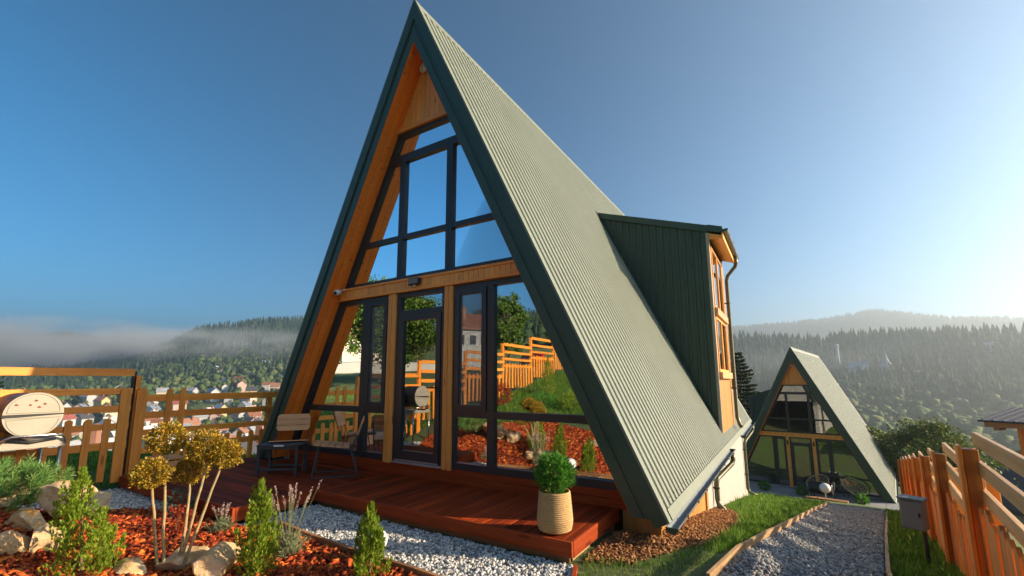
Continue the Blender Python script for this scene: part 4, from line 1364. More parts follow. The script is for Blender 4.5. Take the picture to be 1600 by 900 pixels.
ob('pressed_rim', rim.mesh('pressed_rim', 'cream_metal'), bq)
rim = MB().tube([(0.017, p[0] * 0.86, p[1] * 0.86 + gz - 0.025) for p in lo_], 0.006, 6)
rim.tube([(0.017, 0.225, gz - 0.027), (0.017, -0.225, gz - 0.027)], 0.006, 6)
ob('pressed_rim', rim.mesh('pressed_rim', 'cream_metal'), bq)
for yy, zz in ((0.0, 0.165), (-0.04, 0.115), (0.075, 0.125), (0.03, 0.09), (-0.15, 0.12)):
    a = [(yy + 0.014 * (1 + 0.35 * math.sin(k * 2.3 + yy * 40)) * math.cos(k * PI / 6), gz + zz + 0.011 * (1 + 0.3 * math.cos(k * 1.7)) * math.sin(k * PI / 6)) for k in range(12)]
    ob('vent', MB().prism(a, 0.017, 0.0195, 'x').mesh('vent', 'rust'), bq)
ob('tray', MB().box(-0.82, 0.03, -0.25, 0.30, gz - 0.375, gz - 0.295, 0.006).mesh('tray', 'cream_metal'), bq)
ob('handle', MB().tube([(0.02, -0.25, gz - 0.33), (0.09, -0.22, gz - 0.26), (0.11, -0.17, gz - 0.225), (0.11, 0.17, gz - 0.225), (0.09, 0.25, gz - 0.25), (0.03, 0.29, gz - 0.33)], 0.013, 10).mesh('handle', 'chrome', True), bq)
ob('shelf_bar', MB().tube([(0.04, -0.2, gz - 0.27), (0.06, 0.0, gz - 0.30), (0.04, 0.2, gz - 0.28)], 0.014, 8).mesh('shelf_bar', 'black', True), bq)
for yy in (-0.25, 0.26):
    for xx in (0.0, -0.75):
        ob('leg', MB().tube([(xx, yy, gz - 0.375), (xx, yy, 0.0)], 0.017, 10).mesh('leg', 'chrome', True), bq)
ob('wheel', MB().tube([(-0.80, -0.27, 0.09), (-0.75, -0.27, 0.09)], 0.09, 20).mesh('wheel', 'black'), bq)

# ------------------------------------------------------------------ plants
def fans(P, D, L, W, k=5, spread=0.55, r=rng):
    """flat conifer sprays: k narrow blades fanned in a plane"""
    n = len(P)
    D = unit(D)
    side = unit(np.cross(D, rand_dirs(n, r)))
    nor = np.cross(D, side)
    parts = []
    for q in range(k):
        a = (q / (k - 1) - 0.5) * 2 * spread
        d = unit(D * math.cos(a) + side * math.sin(a))
        off = D * (L * 0.32 * (1 - abs(a) / spread))[:, None] if k > 1 else 0
        l = L * (1 - 0.35 * abs(a) / spread) * r.uniform(0.75, 1.1, n)
        w = unit(np.cross(d, nor)) * W
        parts.append(blades(P + off * 0.6, d, w, l))
    # interleave so that each spray stays many islands
    return join(parts)

def cone_points(n, base, h, rad, r=rng, power=0.9, inner=0.35, lean=(0, 0)):
    t = r.random(n) ** 1.25
    prof = rad * np.clip((1 - t), 0, 1) ** power * np.clip(0.55 + t * 5, 0, 1)
    a = r.uniform(0, 2 * PI, n)
    lump = 1 + 0.17 * np.sin(a * 3 + t * 9) + 0.12 * np.sin(a * 5 - t * 14)
    q = np.sqrt(r.uniform(inner, 1, n)) * prof * lump
    P = np.stack([base[0] + q * np.cos(a) + lean[0] * t, base[1] + q * np.sin(a) + lean[1] * t, base[2] + t * h], -1)
    D = np.stack([np.cos(a) * 0.75, np.sin(a) * 0.75, np.full(n, 0.8) + t], -1) + r.normal(0, 0.35, (n, 3))
    return P, D

def thuja(label, x, y, h, rad, n, lean=(0, 0), dz=0.0):
    z = T1(x, y) + dz
    t = thing('thuja_shrub', label, 'shrub', (x, y, z), 0, 'young thuja shrubs in the bark bed')
    r = np.random.default_rng(int(abs(x * 1000 + y * 100)))
    # a bundle of upright plumes round the leader
    parts = []
    plumes = [((0.0, 0.0), 0.0, h * 0.97, rad * 0.80)]
    for k in range(20):
        a = k * 2.399 + r.uniform(-0.3, 0.3)
        z0 = h * r.uniform(0.0, 0.6)
        q = rad * r.uniform(0.6, 0.9) * (1 - z0 / h)
        plumes.append(((q * math.cos(a), q * math.sin(a)), z0, h * r.uniform(0.2, 0.34), rad * r.uniform(0.16, 0.26)))
    tot = sum(p[2] * p[3] for p in plumes)
    for (ox, oy), z0, hk, rk in plumes:
        m = max(20, int(n * 3.0 * hk * rk / tot))
        P, D = cone_points(m, (ox, oy, z0), hk, rk, r, 0.8, 0.2, (ox * 0.35, oy * 0.35))
        tz = np.clip(P[:, 2] / h, 0, 1)
        P[:, 0] += lean[0] * tz; P[:, 1] += lean[1] * tz
        D[:, 2] += 0.5
        parts.append(fans(P, D, r.uniform(0.018, 0.040, m), 0.0021, 5, 0.5, r))
    V, F = join(parts)
    # long leading shoots
    m = 16
    tt = r.uniform(0.55, 0.97, m)
    a = r.uniform(0, 2 * PI, m)
    q = rad * (1 - tt) * 0.8
    P2 = np.stack([q * np.cos(a) + lean[0] * tt, q * np.sin(a) + lean[1] * tt, tt * h * 0.93], -1)
    D2 = np.stack([np.cos(a) * 0.25, np.sin(a) * 0.25, np.ones(m)], -1)
    V2, F2 = fans(P2, D2, r.uniform(0.06, 0.11, m), 0.003, 5, 0.3, r)
    V, F = join([(V, F), (V2, F2)])
    ob('foliage', np_mesh('foliage', V, F, 'thuja'), t)
    ob('trunk', MB().tube([(0, 0, -0.05), (lean[0] * 0.4, lean[1] * 0.4, h * 0.4), (lean[0] * 0.85, lean[1] * 0.85, h * 0.85)], [0.014, 0.009, 0.003], 6).mesh('trunk', 'bark'), t)
    return t
thuja('slender bright thuja shrub standing left of the lavender', 0.86, -2.62, 0.76, 0.165, 900, (0.06, -0.06))
thuja('thuja shrub in front of the white ball lamp and pale gravel', 1.60, -2.17, 0.58, 0.15, 850, (0.05, -0.05))
thuja('wide loose thuja shrub in front of the ochre rock pile at lower left', 0.02, -3.42, 0.80, 0.24, 1100, (-0.06, -0.06))

def ball(label_name, parent, c, rad, n, mat, L0, L1, W, r, squash=0.9, k=4):
    d = rand_dirs(n, r)
    q = r.uniform(0.25, 1, n) ** 0.45
    lump = 1 + 0.10 * np.sin(d[:, 0] * 7 + 1) * np.sin(d[:, 1] * 6) + 0.08 * np.sin(d[:, 2] * 9)
    P = np.array(c) + d * (rad * q * lump)[:, None] * np.array((1, 1, squash))
    D = d + r.normal(0, 0.4, (n, 3)) + np.array((0, 0, 0.25))
    V, F = fans(P, D, r.uniform(L0, L1, n), W, k, 0.65, r)
    return ob(label_name, np_mesh(label_name, V, F, mat), parent)

def ray_pt(u, v, d):
    return None
tp = thing('topiary_tree', 'golden multi stemmed topiary with clipped ball crowns on bare pale stems', 'topiary', (0.22, -2.96, T1(0.22, -2.96)))
L0 = np.array(tp.location)
balls = [((0.06, -3.01, 0.675), 0.143), ((0.19, -3.14, 0.435), 0.126), ((0.34, -2.83, 0.615), 0.140), ((0.03, -2.80, 0.385), 0.125), ((0.45, -2.73, 0.545), 0.126)]
r_ = np.random.default_rng(5)
for c, rad in balls:
    ball('crown', tp, np.array(c) - L0, rad, int(3200 * (rad / 0.15) ** 2), 'gold', 0.012, 0.026, 0.0023, r_, 0.88, 4)
stems = [((0.15, -3.0, -0.4), (0.13, -3.05, 0.05), (0.17, -3.13, 0.4)), ((0.19, -2.98, -0.4), (0.17, -3.02, 0.1), (0.07, -3.0, 0.6)),
         ((0.24, -2.94, -0.4), (0.26, -2.86, 0.0), (0.03, -2.80, 0.32)), ((0.27, -2.93, -0.4), (0.31, -2.86, 0.05), (0.36, -2.82, 0.55)), ((0.29, -2.92, -0.4), (0.36, -2.83, 0.05), (0.44, -2.74, 0.5))]
for a, b, c in stems:
    P0, P1, P2 = Vector(a), Vector(b), Vector(c)
    pts = [P0 * (1 - t) ** 2 + P1 * (2 * t * (1 - t)) + P2 * t * t + Vector((random.uniform(-1, 1), random.uniform(-1, 1), 0)) * 0.004 for t in np.linspace(0, 1, 9)]
    ob('stem', MB().tube([p - tp.location for p in pts], list(np.linspace(0.0135, 0.009, 9)), 8).mesh('stem', 'stem', True), tp)

def needles(label, x, y, rx_, ry_, hz, n_t, dz=0.0):
    z = T1(x, y) + dz
    t = thing('mugo_pine', label, 'shrub', (x, y, z))
    r = np.random.default_rng(9)
    d = rand_dirs(n_t, r); d[:, 2] = np.abs(d[:, 2])
    q = r.uniform(0.55, 1, n_t)
    P = d * q[:, None] * np.array((rx_, ry_, hz))
    D = unit(d * np.array((0.7, 0.7, 1)) + np.array((0, 0, 0.7)) + r.normal(0, 0.2, (n_t, 3)))
    k = 46
    Pn = np.repeat(P, k, 0) + np.repeat(D, k, 0) * r.uniform(-0.07, 0.03, (n_t * k, 1))
    Dn = unit(np.repeat(D, k, 0) + r.normal(0, 0.55, (n_t * k, 3)))
    Wn = unit(np.cross(Dn, rand_dirs(n_t * k, r))) * 0.0022
    V, F = blades(Pn, Dn, Wn, r.uniform(0.05, 0.085, n_t * k))
    ob('foliage', np_mesh('foliage', V, F, 'pine_needle'), t)
    bm_ = MB()
    for q in range(0, n_t, 5):
        p = P[q]
        bm_.tube([(0, 0, -0.02), tuple(p * 0.5 + np.array((0, 0, 0.03))), tuple(p)], [0.014, 0.008, 0.004], 5)
    ob('branches', bm_.mesh('branches', 'bark'), t)
    return t
needles('low green mugo pine with upright needle tufts at the left edge below the barrel grill', -1.62, -3.60, 0.56, 0.50, 0.36, 260, 0.10)

def lavender(label, x, y, rad, hl, spikes, hs, n):
    z = T1(x, y)
    t = thing('lavender_plant', label, 'plant', (x, y, z))
    r = np.random.default_rng(int(abs(x * 991)))
    d = rand_dirs(n, r); d[:, 2] = np.abs(d[:, 2]) * 1.2 + 0.3
    P = np.stack([r.normal(0, rad * 0.35, n), r.normal(0, rad * 0.35, n), r.uniform(0.0, hl * 0.75, n)], -1)
    D = unit(d + np.stack([P[:, 0], P[:, 1], 0 * P[:, 2]], -1) / rad * 0.8)
    V, F = blades(P, D, unit(np.cross(D, rand_dirs(n, r))) * 0.0028, r.uniform(0.05, 0.10, n))
    ob('foliage', np_mesh('foliage', V, F, 'lav_leaf'), t)
    st, parts = MB(), []
    for q in range(spikes):
        a = r.uniform(0, 2 * PI); ln = r.uniform(0.7, 1.0) * hs
        tl = r.uniform(0.05, 0.42)
        e = Vector((math.cos(a) * tl * ln, math.sin(a) * tl * ln, ln))
        m_ = e * 0.5 + Vector((0, 0, 0.05 * ln))
        st.tube([(0, 0, 0.03), m_, e], 0.0022, 4)
        nf = 34
        tt = r.uniform(0, 1, nf) ** 1.3
        Pf = np.array(e) + np.outer(tt, np.array((e - m_).normalized())) * 0.075
        Df = unit(rand_dirs(nf, r) + np.array((e - m_).normalized()) * 0.9)
        parts.append(blades(Pf, Df, unit(np.cross(Df, rand_dirs(nf, r))) * 0.004, r.uniform(0.01, 0.018, nf)))
    ob('stalks', st.mesh('stalks', 'lav_leaf'), t)
    ob('flower_spikes', np_mesh('flower_spikes', *join(parts), 'lav_flower'), t)['kind'] = 'stuff'
    return t
lavender('grey green lavender with tall dry flower spikes beside the timber edging', 0.70, -2.28, 0.13, 0.22, 26, 0.58, 900)
lavender('small dusty lavender cushion at the platform corner behind the rocks', -0.42, -2.28, 0.10, 0.15, 14, 0.24, 500)

def small_bush(name, label, x, y, rad, hz, n, mat, L0_, L1_, W_, k=3):
    t = thing(name, label, 'shrub', (x, y, T1(x, y)))
    r = np.random.default_rng(int(abs(x * 777 + y * 55)))
    ball('foliage', t, (0, 0, hz), rad, n, mat, L0_, L1_, W_, r, hz / rad, k)
    ob('twigs', MB().tube([(0, 0, -0.03), (0.02, 0.0, hz)], 0.006, 5).tube([(0, 0, 0), (-0.04, 0.03, hz * 1.2)], 0.004, 5).mesh('twigs', 'bark'), t)
    return t
small_bush('barberry_shrub', 'small red leaved barberry behind the topiary stems', -0.75, -2.55, 0.16, 0.14, 420, 'barberry', 0.015, 0.03, 0.006)
small_bush('juniper_shrub', 'small blue green juniper against the platform front behind the topiary', -1.35, -2.30, 0.15, 0.16, 500, 'juniper', 0.02, 0.045, 0.003)

thuja('tall thuja mirrored in the wide right window pane', -2.0, -7.9, 1.35, 0.26, 1100)
small_bush('barberry_shrub', 'red leaved bush mirrored beside the right window mullion', -3.05, -6.7, 0.34, 0.34, 900, 'barberry', 0.03, 0.06, 0.012)
small_bush('juniper_shrub', 'low spreading green bush mirrored above the window rail', -1.55, -6.6, 0.42, 0.22, 1100, 'boxleaf', 0.03, 0.07, 0.006)
small_bush('juniper_shrub', 'second low green bush mirrored at the right above the window rail', -0.5, -6.5, 0.36, 0.24, 900, 'thuja', 0.03, 0.07, 0.006)

# potted conifer
pt = thing('plant_pot', 'rope wrapped pot on the front right corner of the deck', 'pot', (2.615, -1.0, DZ))
pr = [(0.0, 0.004), (0.118, 0.004), (0.135, 0.02)]
for q in range(19):
    z0 = 0.02 + q * 0.0168
    rad = 0.144 + 0.014 * math.sin(min(1, q / 5) * PI / 2) - 0.018 * max(0, (q - 5) / 13)
    pr += [(rad - 0.005, z0), (rad + 0.002, z0 + 0.0055), (rad + 0.002, z0 + 0.0105), (rad - 0.005, z0 + 0.016)]
pr += [(0.136, 0.342), (0.126, 0.342), (0.124, 0.30)]
ob('pot_body', MB().lathe(pr, n=48).mesh('pot_body', 'rope', True), pt)
ob('potting_soil', MB().lathe([(0, 0.305), (0.126, 0.30)], n=24).mesh('potting_soil', 'soil_pot'), pt)
ph = thing('potted_conifer', 'dense round green conifer growing in the rope wrapped pot', 'plant', (2.615, -1.0, DZ + 0.30))
r_ = np.random.default_rng(21)
n = 3400
d = rand_dirs(n, r_)
q = r_.uniform(0.2, 1, n) ** 0.4
P = np.array((0, 0, 0.185)) + d * q[:, None] * np.array((0.162, 0.162, 0.172)) * (1 + 0.16 * np.sin(d[:, :1] * 7 + 1) * np.sin(d[:, 1:2] * 6) + 0.08 * np.sin(d[:, 2:3] * 11))
V, F = fans(P, d * np.array((1, 1, 0.6)) + np.array((0, 0, 0.6)) + r_.normal(0, 0.3, (n, 3)), r_.uniform(0.018, 0.05, n), 0.0024, 4, 0.55, r_)
ob('foliage', np_mesh('foliage', V, F, 'boxleaf'), ph)
ob('trunk', MB().tube([(0, 0, -0.03), (0, 0, 0.2)], 0.012, 6).mesh('trunk', 'bark'), ph)

# ball lamp
bl = thing('ball_lamp', 'white glass ball garden lamp half hidden behind a thuja on the gravel', 'lamp', (1.42, -1.95, T1(1.42, -1.95) + 0.03))
ob('globe', MB().lathe([(0.09 * math.sin(a), 0.15 - 0.09 * math.cos(a)) for a in np.linspace(0.02, PI - 0.02, 20)], n=28).mesh('globe', 'white', True), bl)
ob('base', MB().lathe([(0.0, 0.0), (0.04, 0.0), (0.04, 0.07), (0.0, 0.075)], n=16).mesh('base', 'dark_metal'), bl)

# rocks
def rock(label, x, y, z, sx, sy, sz, seed, rz=0.0, flat=0.25, group=None):
    r = np.random.default_rng(seed)
    me = bpy.data.meshes.new('rock')
    import bmesh
    b = bmesh.new()
    bmesh.ops.create_icosphere(b, subdivisions=4, radius=1)
    pl_n = rand_dirs(13, r); pl_d = r.uniform(0.36, 0.78, 13)
    ph_ = r.uniform(0, 6, 6)
    for v in b.verts:
        p = np.array(v.co)
        for nn, dd in zip(pl_n, pl_d):
            e = p @ nn - dd
            if e > 0: p = p - nn * e
        f = 1 + 0.02 * math.sin(p[0] * 7 + ph_[0]) * math.sin(p[1] * 8 + ph_[1]) + 0.022 * math.sin(p[2] * 15 + ph_[2] + p[0] * 9) + 0.012 * math.sin(p[0] * 27 + ph_[3]) * math.sin(p[1] * 31 + p[2] * 22)
        v.co = Vector(p * f * np.array((sx, sy, sz)))
    b.to_mesh(me); b.free()
    me.materials.append(M['rock'])
    o = ob('rock', me, None, (x, y, z), (r.uniform(-0.15, 0.15), r.uniform(-0.15, 0.15), rz))
    return tag(o, label, 'rock', group)
rock('large pale grey boulder between the topiary stems and the thuja', 0.57, -2.78, -0.27, 0.24, 0.20, 0.25, 3, 0.4)
rock('brown boulder right behind the topiary stems', 0.22, -2.86, -0.29, 0.22, 0.16, 0.19, 4, 0.9)
rock('flat brown stone at the bottom edge left of the topiary stems', 0.06, -3.17, -0.33, 0.20, 0.17, 0.13, 5, 0.2)
rock('low tan stone peeking out at the foot of the slender thuja', 0.93, -2.73, -0.40, 0.09, 0.08, 0.07, 6, 0.2)
def at3(u, v, d):
    return CAM + d * (FWD + RIGHT * (u - 800) / FPX - UPV * (v - 492.43) / FPX)
for lab, u, v, d, sz, seed, rz in (
        ('broad ochre slab at the back of the rock pile below the mugo pine', 95, 800, 3.85, (0.20, 0.16, 0.13), 7, 0.5),
        ('pale rounded stone at the right end of the rock pile', 148, 808, 3.75, (0.11, 0.11, 0.13), 8, 0.1),
        ('grey stone in the middle of the ochre rock pile', 42, 832, 3.6, (0.15, 0.12, 0.09), 10, 0.7),
        ('orange ochre angular stone low in the rock pile', 70, 860, 3.45, (0.14, 0.12, 0.13), 11, 0.3),
        ('deep orange stone at the left edge of the rock pile', 18, 885, 3.3, (0.16, 0.13, 0.15), 12, 1.2),
        ('thin orange slab under the pine needles in the rock pile', 30, 795, 3.9, (0.15, 0.12, 0.06), 13, 0.2)):
    p = at3(u, v, d)
    rock(lab, float(p[0]), float(p[1]), float(p[2]) + 0.085, *(q * 1.35 for q in sz), seed, rz)
    T_ = T1(p[0], p[1])
rock('boulder reflected in the lower right window pane', 1.05, -3.95, -0.2, 0.28, 0.24, 0.26, 14, 0.2)
rock('yellow stone reflected in the lower right window', -0.75, -5.6, -0.05, 0.35, 0.25, 0.22, 15, 0.6)
rock('small yellow stone beside the reflected bark bed', -0.1, -5.3, -0.05, 0.25, 0.2, 0.18, 16, 1.0)

# ------------------------------------------------------------------ trees
def leaf_tree(name, label, x, y, h, cz, rx_, rz_, nclump, nleaf, ls, mat, seed, trunk_r=0.12, group=None, ry_=None, shell=0.45):
    z = T1(x, y)
    t = thing(name, label, 'tree', (x, y, z), 0, group)
    r = np.random.default_rng(seed)
    ry_ = ry_ or rx_
    d = rand_dirs(nclump, r)
    q = r.uniform(shell, 1, nclump) ** 0.7
    Cc = d * q[:, None] * np.array((rx_, ry_, rz_)) * (1 + 0.16 * np.sin(d[:, :1] * 5 + seed) * np.cos(d[:, 2:3] * 4)) + np.array((0, 0, cz))
    cr = r.uniform(0.10, 0.24, nclump) * min(rx_, rz_)
    k = max(1, nleaf // nclump)
    P = np.repeat(Cc, k, 0) + r.normal(0, 1, (nclump * k, 3)) * np.repeat(cr, k)[:, None] * np.array((0.75, 0.75, 0.55))
    D = unit(rand_dirs(len(P), r) + np.array((0, 0, -0.15)))
    V, F = blades(P, D, unit(np.cross(D, rand_dirs(len(P), r))) * ls * 0.28, r.uniform(0.6, 1.2, len(P)) * ls)
    ob('crown', np_mesh('crown', V, F, mat), t)
    tb_ = MB().tube([(0, 0, -0.2), (0.03 * h, 0.01 * h, cz * 0.45), (0.01 * h, 0.03 * h, cz * 0.95)], [trunk_r, trunk_r * 0.75, trunk_r * 0.35], 8)
    for i in range(0, nclump, max(1, nclump // 22)):
        c = Cc[i]
        b0 = np.array((0.02 * h, 0.02 * h, cz * r.uniform(0.35, 0.8)))
        m_ = (b0 + c) / 2 + np.array((0, 0, 0.08 * h))
        tb_.tube([tuple(b0), tuple(m_), tuple(c)], [trunk_r * 0.4, trunk_r * 0.25, trunk_r * 0.1], 5)
    ob('trunk', tb_.mesh('trunk', 'bark', True), t)
    return t
leaf_tree('round_tree', 'broad leafy tree beside the second house behind the orange fence', 10.4, 28.1, 5, 3.0, 2.5, 2.0, 170, 15000, 0.17, 'leaf', 3, 0.12)
leaf_tree('round_tree', 'tree with only a few twigs showing at the left edge above the fence', -9.9, -3.35, 2.3, 1.75, 0.85, 0.75, 60, 3000, 0.09, 'leaf2', 8, 0.06)
leaf_tree('apple_tree', 'large garden tree mirrored in the glass door', -10.8, -9.4, 5, 2.9, 2.4, 1.7, 180, 16000, 0.15, 'leaf2', 12, 0.16)
leaf_tree('apple_tree', 'garden tree mirrored in the left front window', -17.0, -8.5, 4, 2.4, 2.4, 1.7, 150, 9000, 0.2, 'leaf2', 13, 0.16)
leaf_tree('garden_tree', 'pointed garden tree mirrored in the right front window', -13.5, -23.5, 6, 3.4, 1.5, 2.4, 110, 7000, 0.2, 'leaf2', 14, 0.12)
leaf_tree('garden_tree', 'darker garden tree mirrored at the right edge of the right front window', -12.5, -31.0, 6, 3.6, 1.8, 2.6, 110, 6000, 0.22, 'leaf', 15, 0.12)
leaf_tree('garden_tree', 'garden tree beside the mirrored house', -34.0, -34.0, 7, 4.2, 2.8, 3.0, 110, 5000, 0.3, 'leaf', 16, 0.15)

def spruce(label, x, y, h, rad, seed, nb=34, group=None):
    z = T1(x, y)
    t = thing('spruce_tree', label, 'tree', (x, y, z), 0, group)
    r = np.random.default_rng(seed)
    parts, tk = [], MB().tube([(0, 0, -0.3), (0.02, 0, h * 0.5), (0, 0, h)], [0.16, 0.09, 0.015], 7)
    for i in range(nb):
        tt = (i + 0.3) / nb
        zz = h * (0.12 + 0.87 * tt)
        rr = rad * (1 - tt) ** 0.85 + 0.10
        for k in range(int(15 - 7 * tt)):
            a = r.uniform(0, 2 * PI)
            ln = rr * r.uniform(0.65, 1.12)
            dr = np.array((math.cos(a), math.sin(a), 0))
            e = dr * ln + np.array((0, 0, zz - 0.16 * ln + 0.12 * ln * tt * 3))
            tk.tube([(0, 0, zz), tuple((np.array((0, 0, zz)) * 0.45 + e * 0.55) + np.array((0, 0, -0.05 * ln))), tuple(e)], [0.02, 0.012, 0.005], 4, False)
            m = int(40 + 70 * ln)
            s_ = r.uniform(0.15, 1.0, m)
            sag = -0.05 * ln * np.sin(s_ * PI)
            P = np.array((0, 0, zz))[None] * (1 - s_[:, None]) + e[None] * s_[:, None]
            P[:, 2] += sag
            sd = np.array((-dr[1], dr[0], 0))
            D = unit(dr[None] * 0.6 + sd[None] * r.choice([-1, 1], m)[:, None] * r.uniform(0.3, 1.1, m)[:, None] + np.stack([0 * s_, 0 * s_, r.normal(-0.25, 0.3, m)], -1))
            Wv = unit(np.cross(D, rand_dirs(m, r))) * 0.06
            parts.append(blades(P, D, Wv, r.uniform(0.16, 0.42, m) * (1.1 - 0.5 * s_)))
    ob('crown', np_mesh('crown', *join(parts), 'spruce'), t)
    ob('trunk', tk.mesh('trunk', 'bark'), t)
    return t
spruce('dark spruce rising behind the dormer downpipe of the main house', 1.15, 37.8, 11.9, 3.3, 31)

# ------------------------------------------------------------------ far woods
def pol(r, phi):
    a = np.radians(phi)
    fx, fy = -0.5267, 0.85
    rx_, ry_ = 0.85, 0.5267
    return CAM[0] + r * (fx * np.cos(a) + rx_ * np.sin(a)), CAM[1] + r * (fy * np.cos(a) + ry_ * np.sin(a))

def conifers(X, Y, H, seed):
    r = np.random.default_rng(seed)
    n = len(X)
    k = 7
    VV, FF = [], []
    Z = terrain(X, Y)
    rot = r.uniform(0, 2 * PI, n)
    o = 0
    for lv, (z0, z1, rad) in enumerate(((0.08, 0.55, 0.20), (0.32, 0.80, 0.155), (0.6, 1.0, 0.095))):
        a = rot[:, None] + np.arange(k)[None] * 2 * PI / k + lv
        rr = H[:, None] * rad * r.uniform(0.7, 1.15, (n, k))
        ring = np.stack([X[:, None] + rr * np.cos(a), Y[:, None] + rr * np.sin(a), Z[:, None] + H[:, None] * (z0 + r.uniform(-0.03, 0.05, (n, k)))], -1)
        tip = np.stack([X + r.normal(0, 0.01, n) * H, Y + r.normal(0, 0.01, n) * H, Z + H * z1], -1)[:, None]
        V = np.concatenate([ring, tip], 1)
        idx = np.arange(k)
        f = np.stack([idx, (idx + 1) % k, np.full(k, k)], -1)
        FF.append((np.arange(n)[:, None, None] * (k + 1) + f[None]).reshape(-1, 3) + o)
        VV.append(V.reshape(-1, 3)); o += n * (k + 1)
    return np.concatenate(VV), np.concatenate(FF)

def crowns(X, Y, H, seed):
    """lumpy broadleaf crowns out of several small hulls each"""
    r = np.random.default_rng(seed)
    n = len(X); m = 7
    Z = terrain(X, Y)
    C0 = np.stack([X, Y, Z + H * 0.58], -1)
    d = rand_dirs(n * m, r).reshape(n, m, 3)
    C = C0[:, None] + d * H[:, None, None] * np.array((0.26, 0.26, 0.26)) * r.uniform(0.5, 1.1, (n, m, 1))
    rad = H[:, None] * r.uniform(0.13, 0.25, (n, m))
    V = C[:, :, None] + ICO_V[None, None] * (1 + r.uniform(-0.3, 0.3, (n, m, 12, 1))) * rad[:, :, None, None]
    F = (np.arange(n * m)[:, None, None] * 12 + ICO_F[None]).reshape(-1, 3)
    return V.reshape(-1, 3), F

def wood(name, label, n, r0, r1, p0, p1, hh, seed, decid=0.0, mask=None):
    r = np.random.default_rng(seed)
    rad = np.sqrt(r.uniform(r0 ** 2, r1 ** 2, n)); phi = r.uniform(p0, p1, n)
    if mask is not None:
        m = mask(rad, phi, r); rad, phi = rad[m], phi[m]
    X, Y = pol(rad, phi)
    H = r.uniform(hh[0], hh[1], len(X))
    V, F = conifers(X, Y, H, seed) if not decid else crowns(X, Y, H, seed)
    return stuff(name, np_mesh(name, V, F, 'conifer' if not decid else 'decid'), label, 'forest')
# right: spruce forest on the ridge, broadleaf woods below it
wood('ridge_forest', 'misty spruce forest covering the ridge on the right', 4200, 500, 712, 22, 58, (13, 24), 41)
wood('slope_wood', 'pale broadleaf woodland on the valley side below the spruce ridge on the right', 1500, 300, 560, 22, 58, (9, 19), 42, 1.0)
wood('valley_trees', 'bushy trees on the near valley floor on the right', 420, 75, 290, 26, 58, (4, 9), 48, 1.0)
# left: forest on the long hill and its foot
wood('hill_forest', 'dark forest covering the long hill on the left', 6500, 600, 905, -58, -22, (11, 19), 43)
wood('hill_foot_wood', 'mixed woodland at the foot of the left hill', 1300, 540, 700, -58, -22, (9, 16), 44, 1.0)
wood('town_trees', 'garden trees between the houses of the valley town', 1500, 120, 600, -58, -22, (4, 9), 45, 1.0)
wood('far_ridge_forest', 'faint forest on the distant mountain', 4200, 1750, 2120, 15, 58, (16, 30), 46)
wood('back_forest', 'spruce forest on the hill mirrored in the right front window', 1500, 190, 300, -180, -110, (12, 20), 47)

# ------------------------------------------------------------------ buildings of the valley
HMAT = {}
def hmat(nm, col, rough=0.8):
    if nm not in HMAT:
        HMAT[nm] = plain(nm, col, rough, 0, 0.12, 0.4)
    return HMAT[nm]
WALLS = {'white': (0.52, 0.52, 0.50), 'cream': (0.66, 0.58, 0.44), 'grey': (0.42, 0.43, 0.44), 'yellow': (0.62, 0.48, 0.22), 'pink': (0.6, 0.42, 0.35)}
ROOFS = {'red': (0.30, 0.085, 0.06), 'rust brown': (0.26, 0.10, 0.05), 'grey': (0.34, 0.36, 0.38), 'dark': (0.07, 0.07, 0.08), 'orange': (0.36, 0.17, 0.10), 'blue grey': (0.22, 0.28, 0.36), 'pale': (0.62, 0.6, 0.57)}
_hm = {}
def house_meshes(wl, rf):
    if wl not in _hm:
        p = [(-0.5, -0.6), (0.5, -0.6), (0.5, 0.6), (0, 1.02), (-0.5, 0.6)]
        _hm[wl] = MB().prism(p, -0.6, 0.6).mesh('wall', hmat('wall ' + wl, WALLS[wl]))
    if ('r', rf) not in _hm:
        p = [(-0.58, 0.52), (0, 1.02), (0.58, 0.52), (0.58, 0.58), (0, 1.08), (-0.58, 0.58)]
        _hm['r', rf] = MB().prism(p, -0.68, 0.68).mesh('roof', hmat('roof ' + rf, ROOFS[rf], 0.6))
    if 'c' not in _hm:
        _hm['c'] = MB().box(0.12, 0.24, 0.1, 0.25, 0.7, 1.25).mesh('chimney', hmat('chimney', (0.3, 0.14, 0.09)))
    if 'w' not in _hm:
        _hm['w'] = MB().box(-0.09, 0.09, -0.02, 0.02, -0.12, 0.12).mesh('window', hmat('far window', (0.03, 0.035, 0.045), 0.15))
    return _hm[wl], _hm['r', rf]
def town_house(x, y, size, rz, wl, rf, label, group, dz=0.0, windows=False, name='town_house'):
    t = thing(name, label, 'house', (x, y, T1(x, y) + dz), rz, group)
    wm, rm = house_meshes(wl, rf)
    ob('wall', wm, t, (0, 0, 0.5 * size), scale=(size, size, size))
    ro = ob('roof', rm, t, (0, 0, 0.5 * size), scale=(size, size, size))
    ob('chimney', _hm['c'], ro)
    if windows:
        for yy in (-0.35, 0, 0.35):
            for sx in (-1, 1):
                ob('window', _hm['w'], t, (sx * 0.502 * size, yy * size, 0.75 * size), (0, 0, PI / 2), scale=(size, size, size))
        for xx in (-0.22, 0.22):
            for sy in (-1, 1):
                ob('window', _hm['w'], t, (xx * size, sy * 0.602 * size, 0.75 * size), scale=(size, size, size))
    return t
r_ = np.random.default_rng(77)
placed = []
def zone(rad, phi):
    return ('near', 'middle', 'far')[int(rad > 400) + int(rad > 530)] + ' ' + ('left', 'centre', 'right')[int(phi > -43) + int(phi > -35)]
wl_k, rf_k = list(WALLS), list(ROOFS)
tries = 0
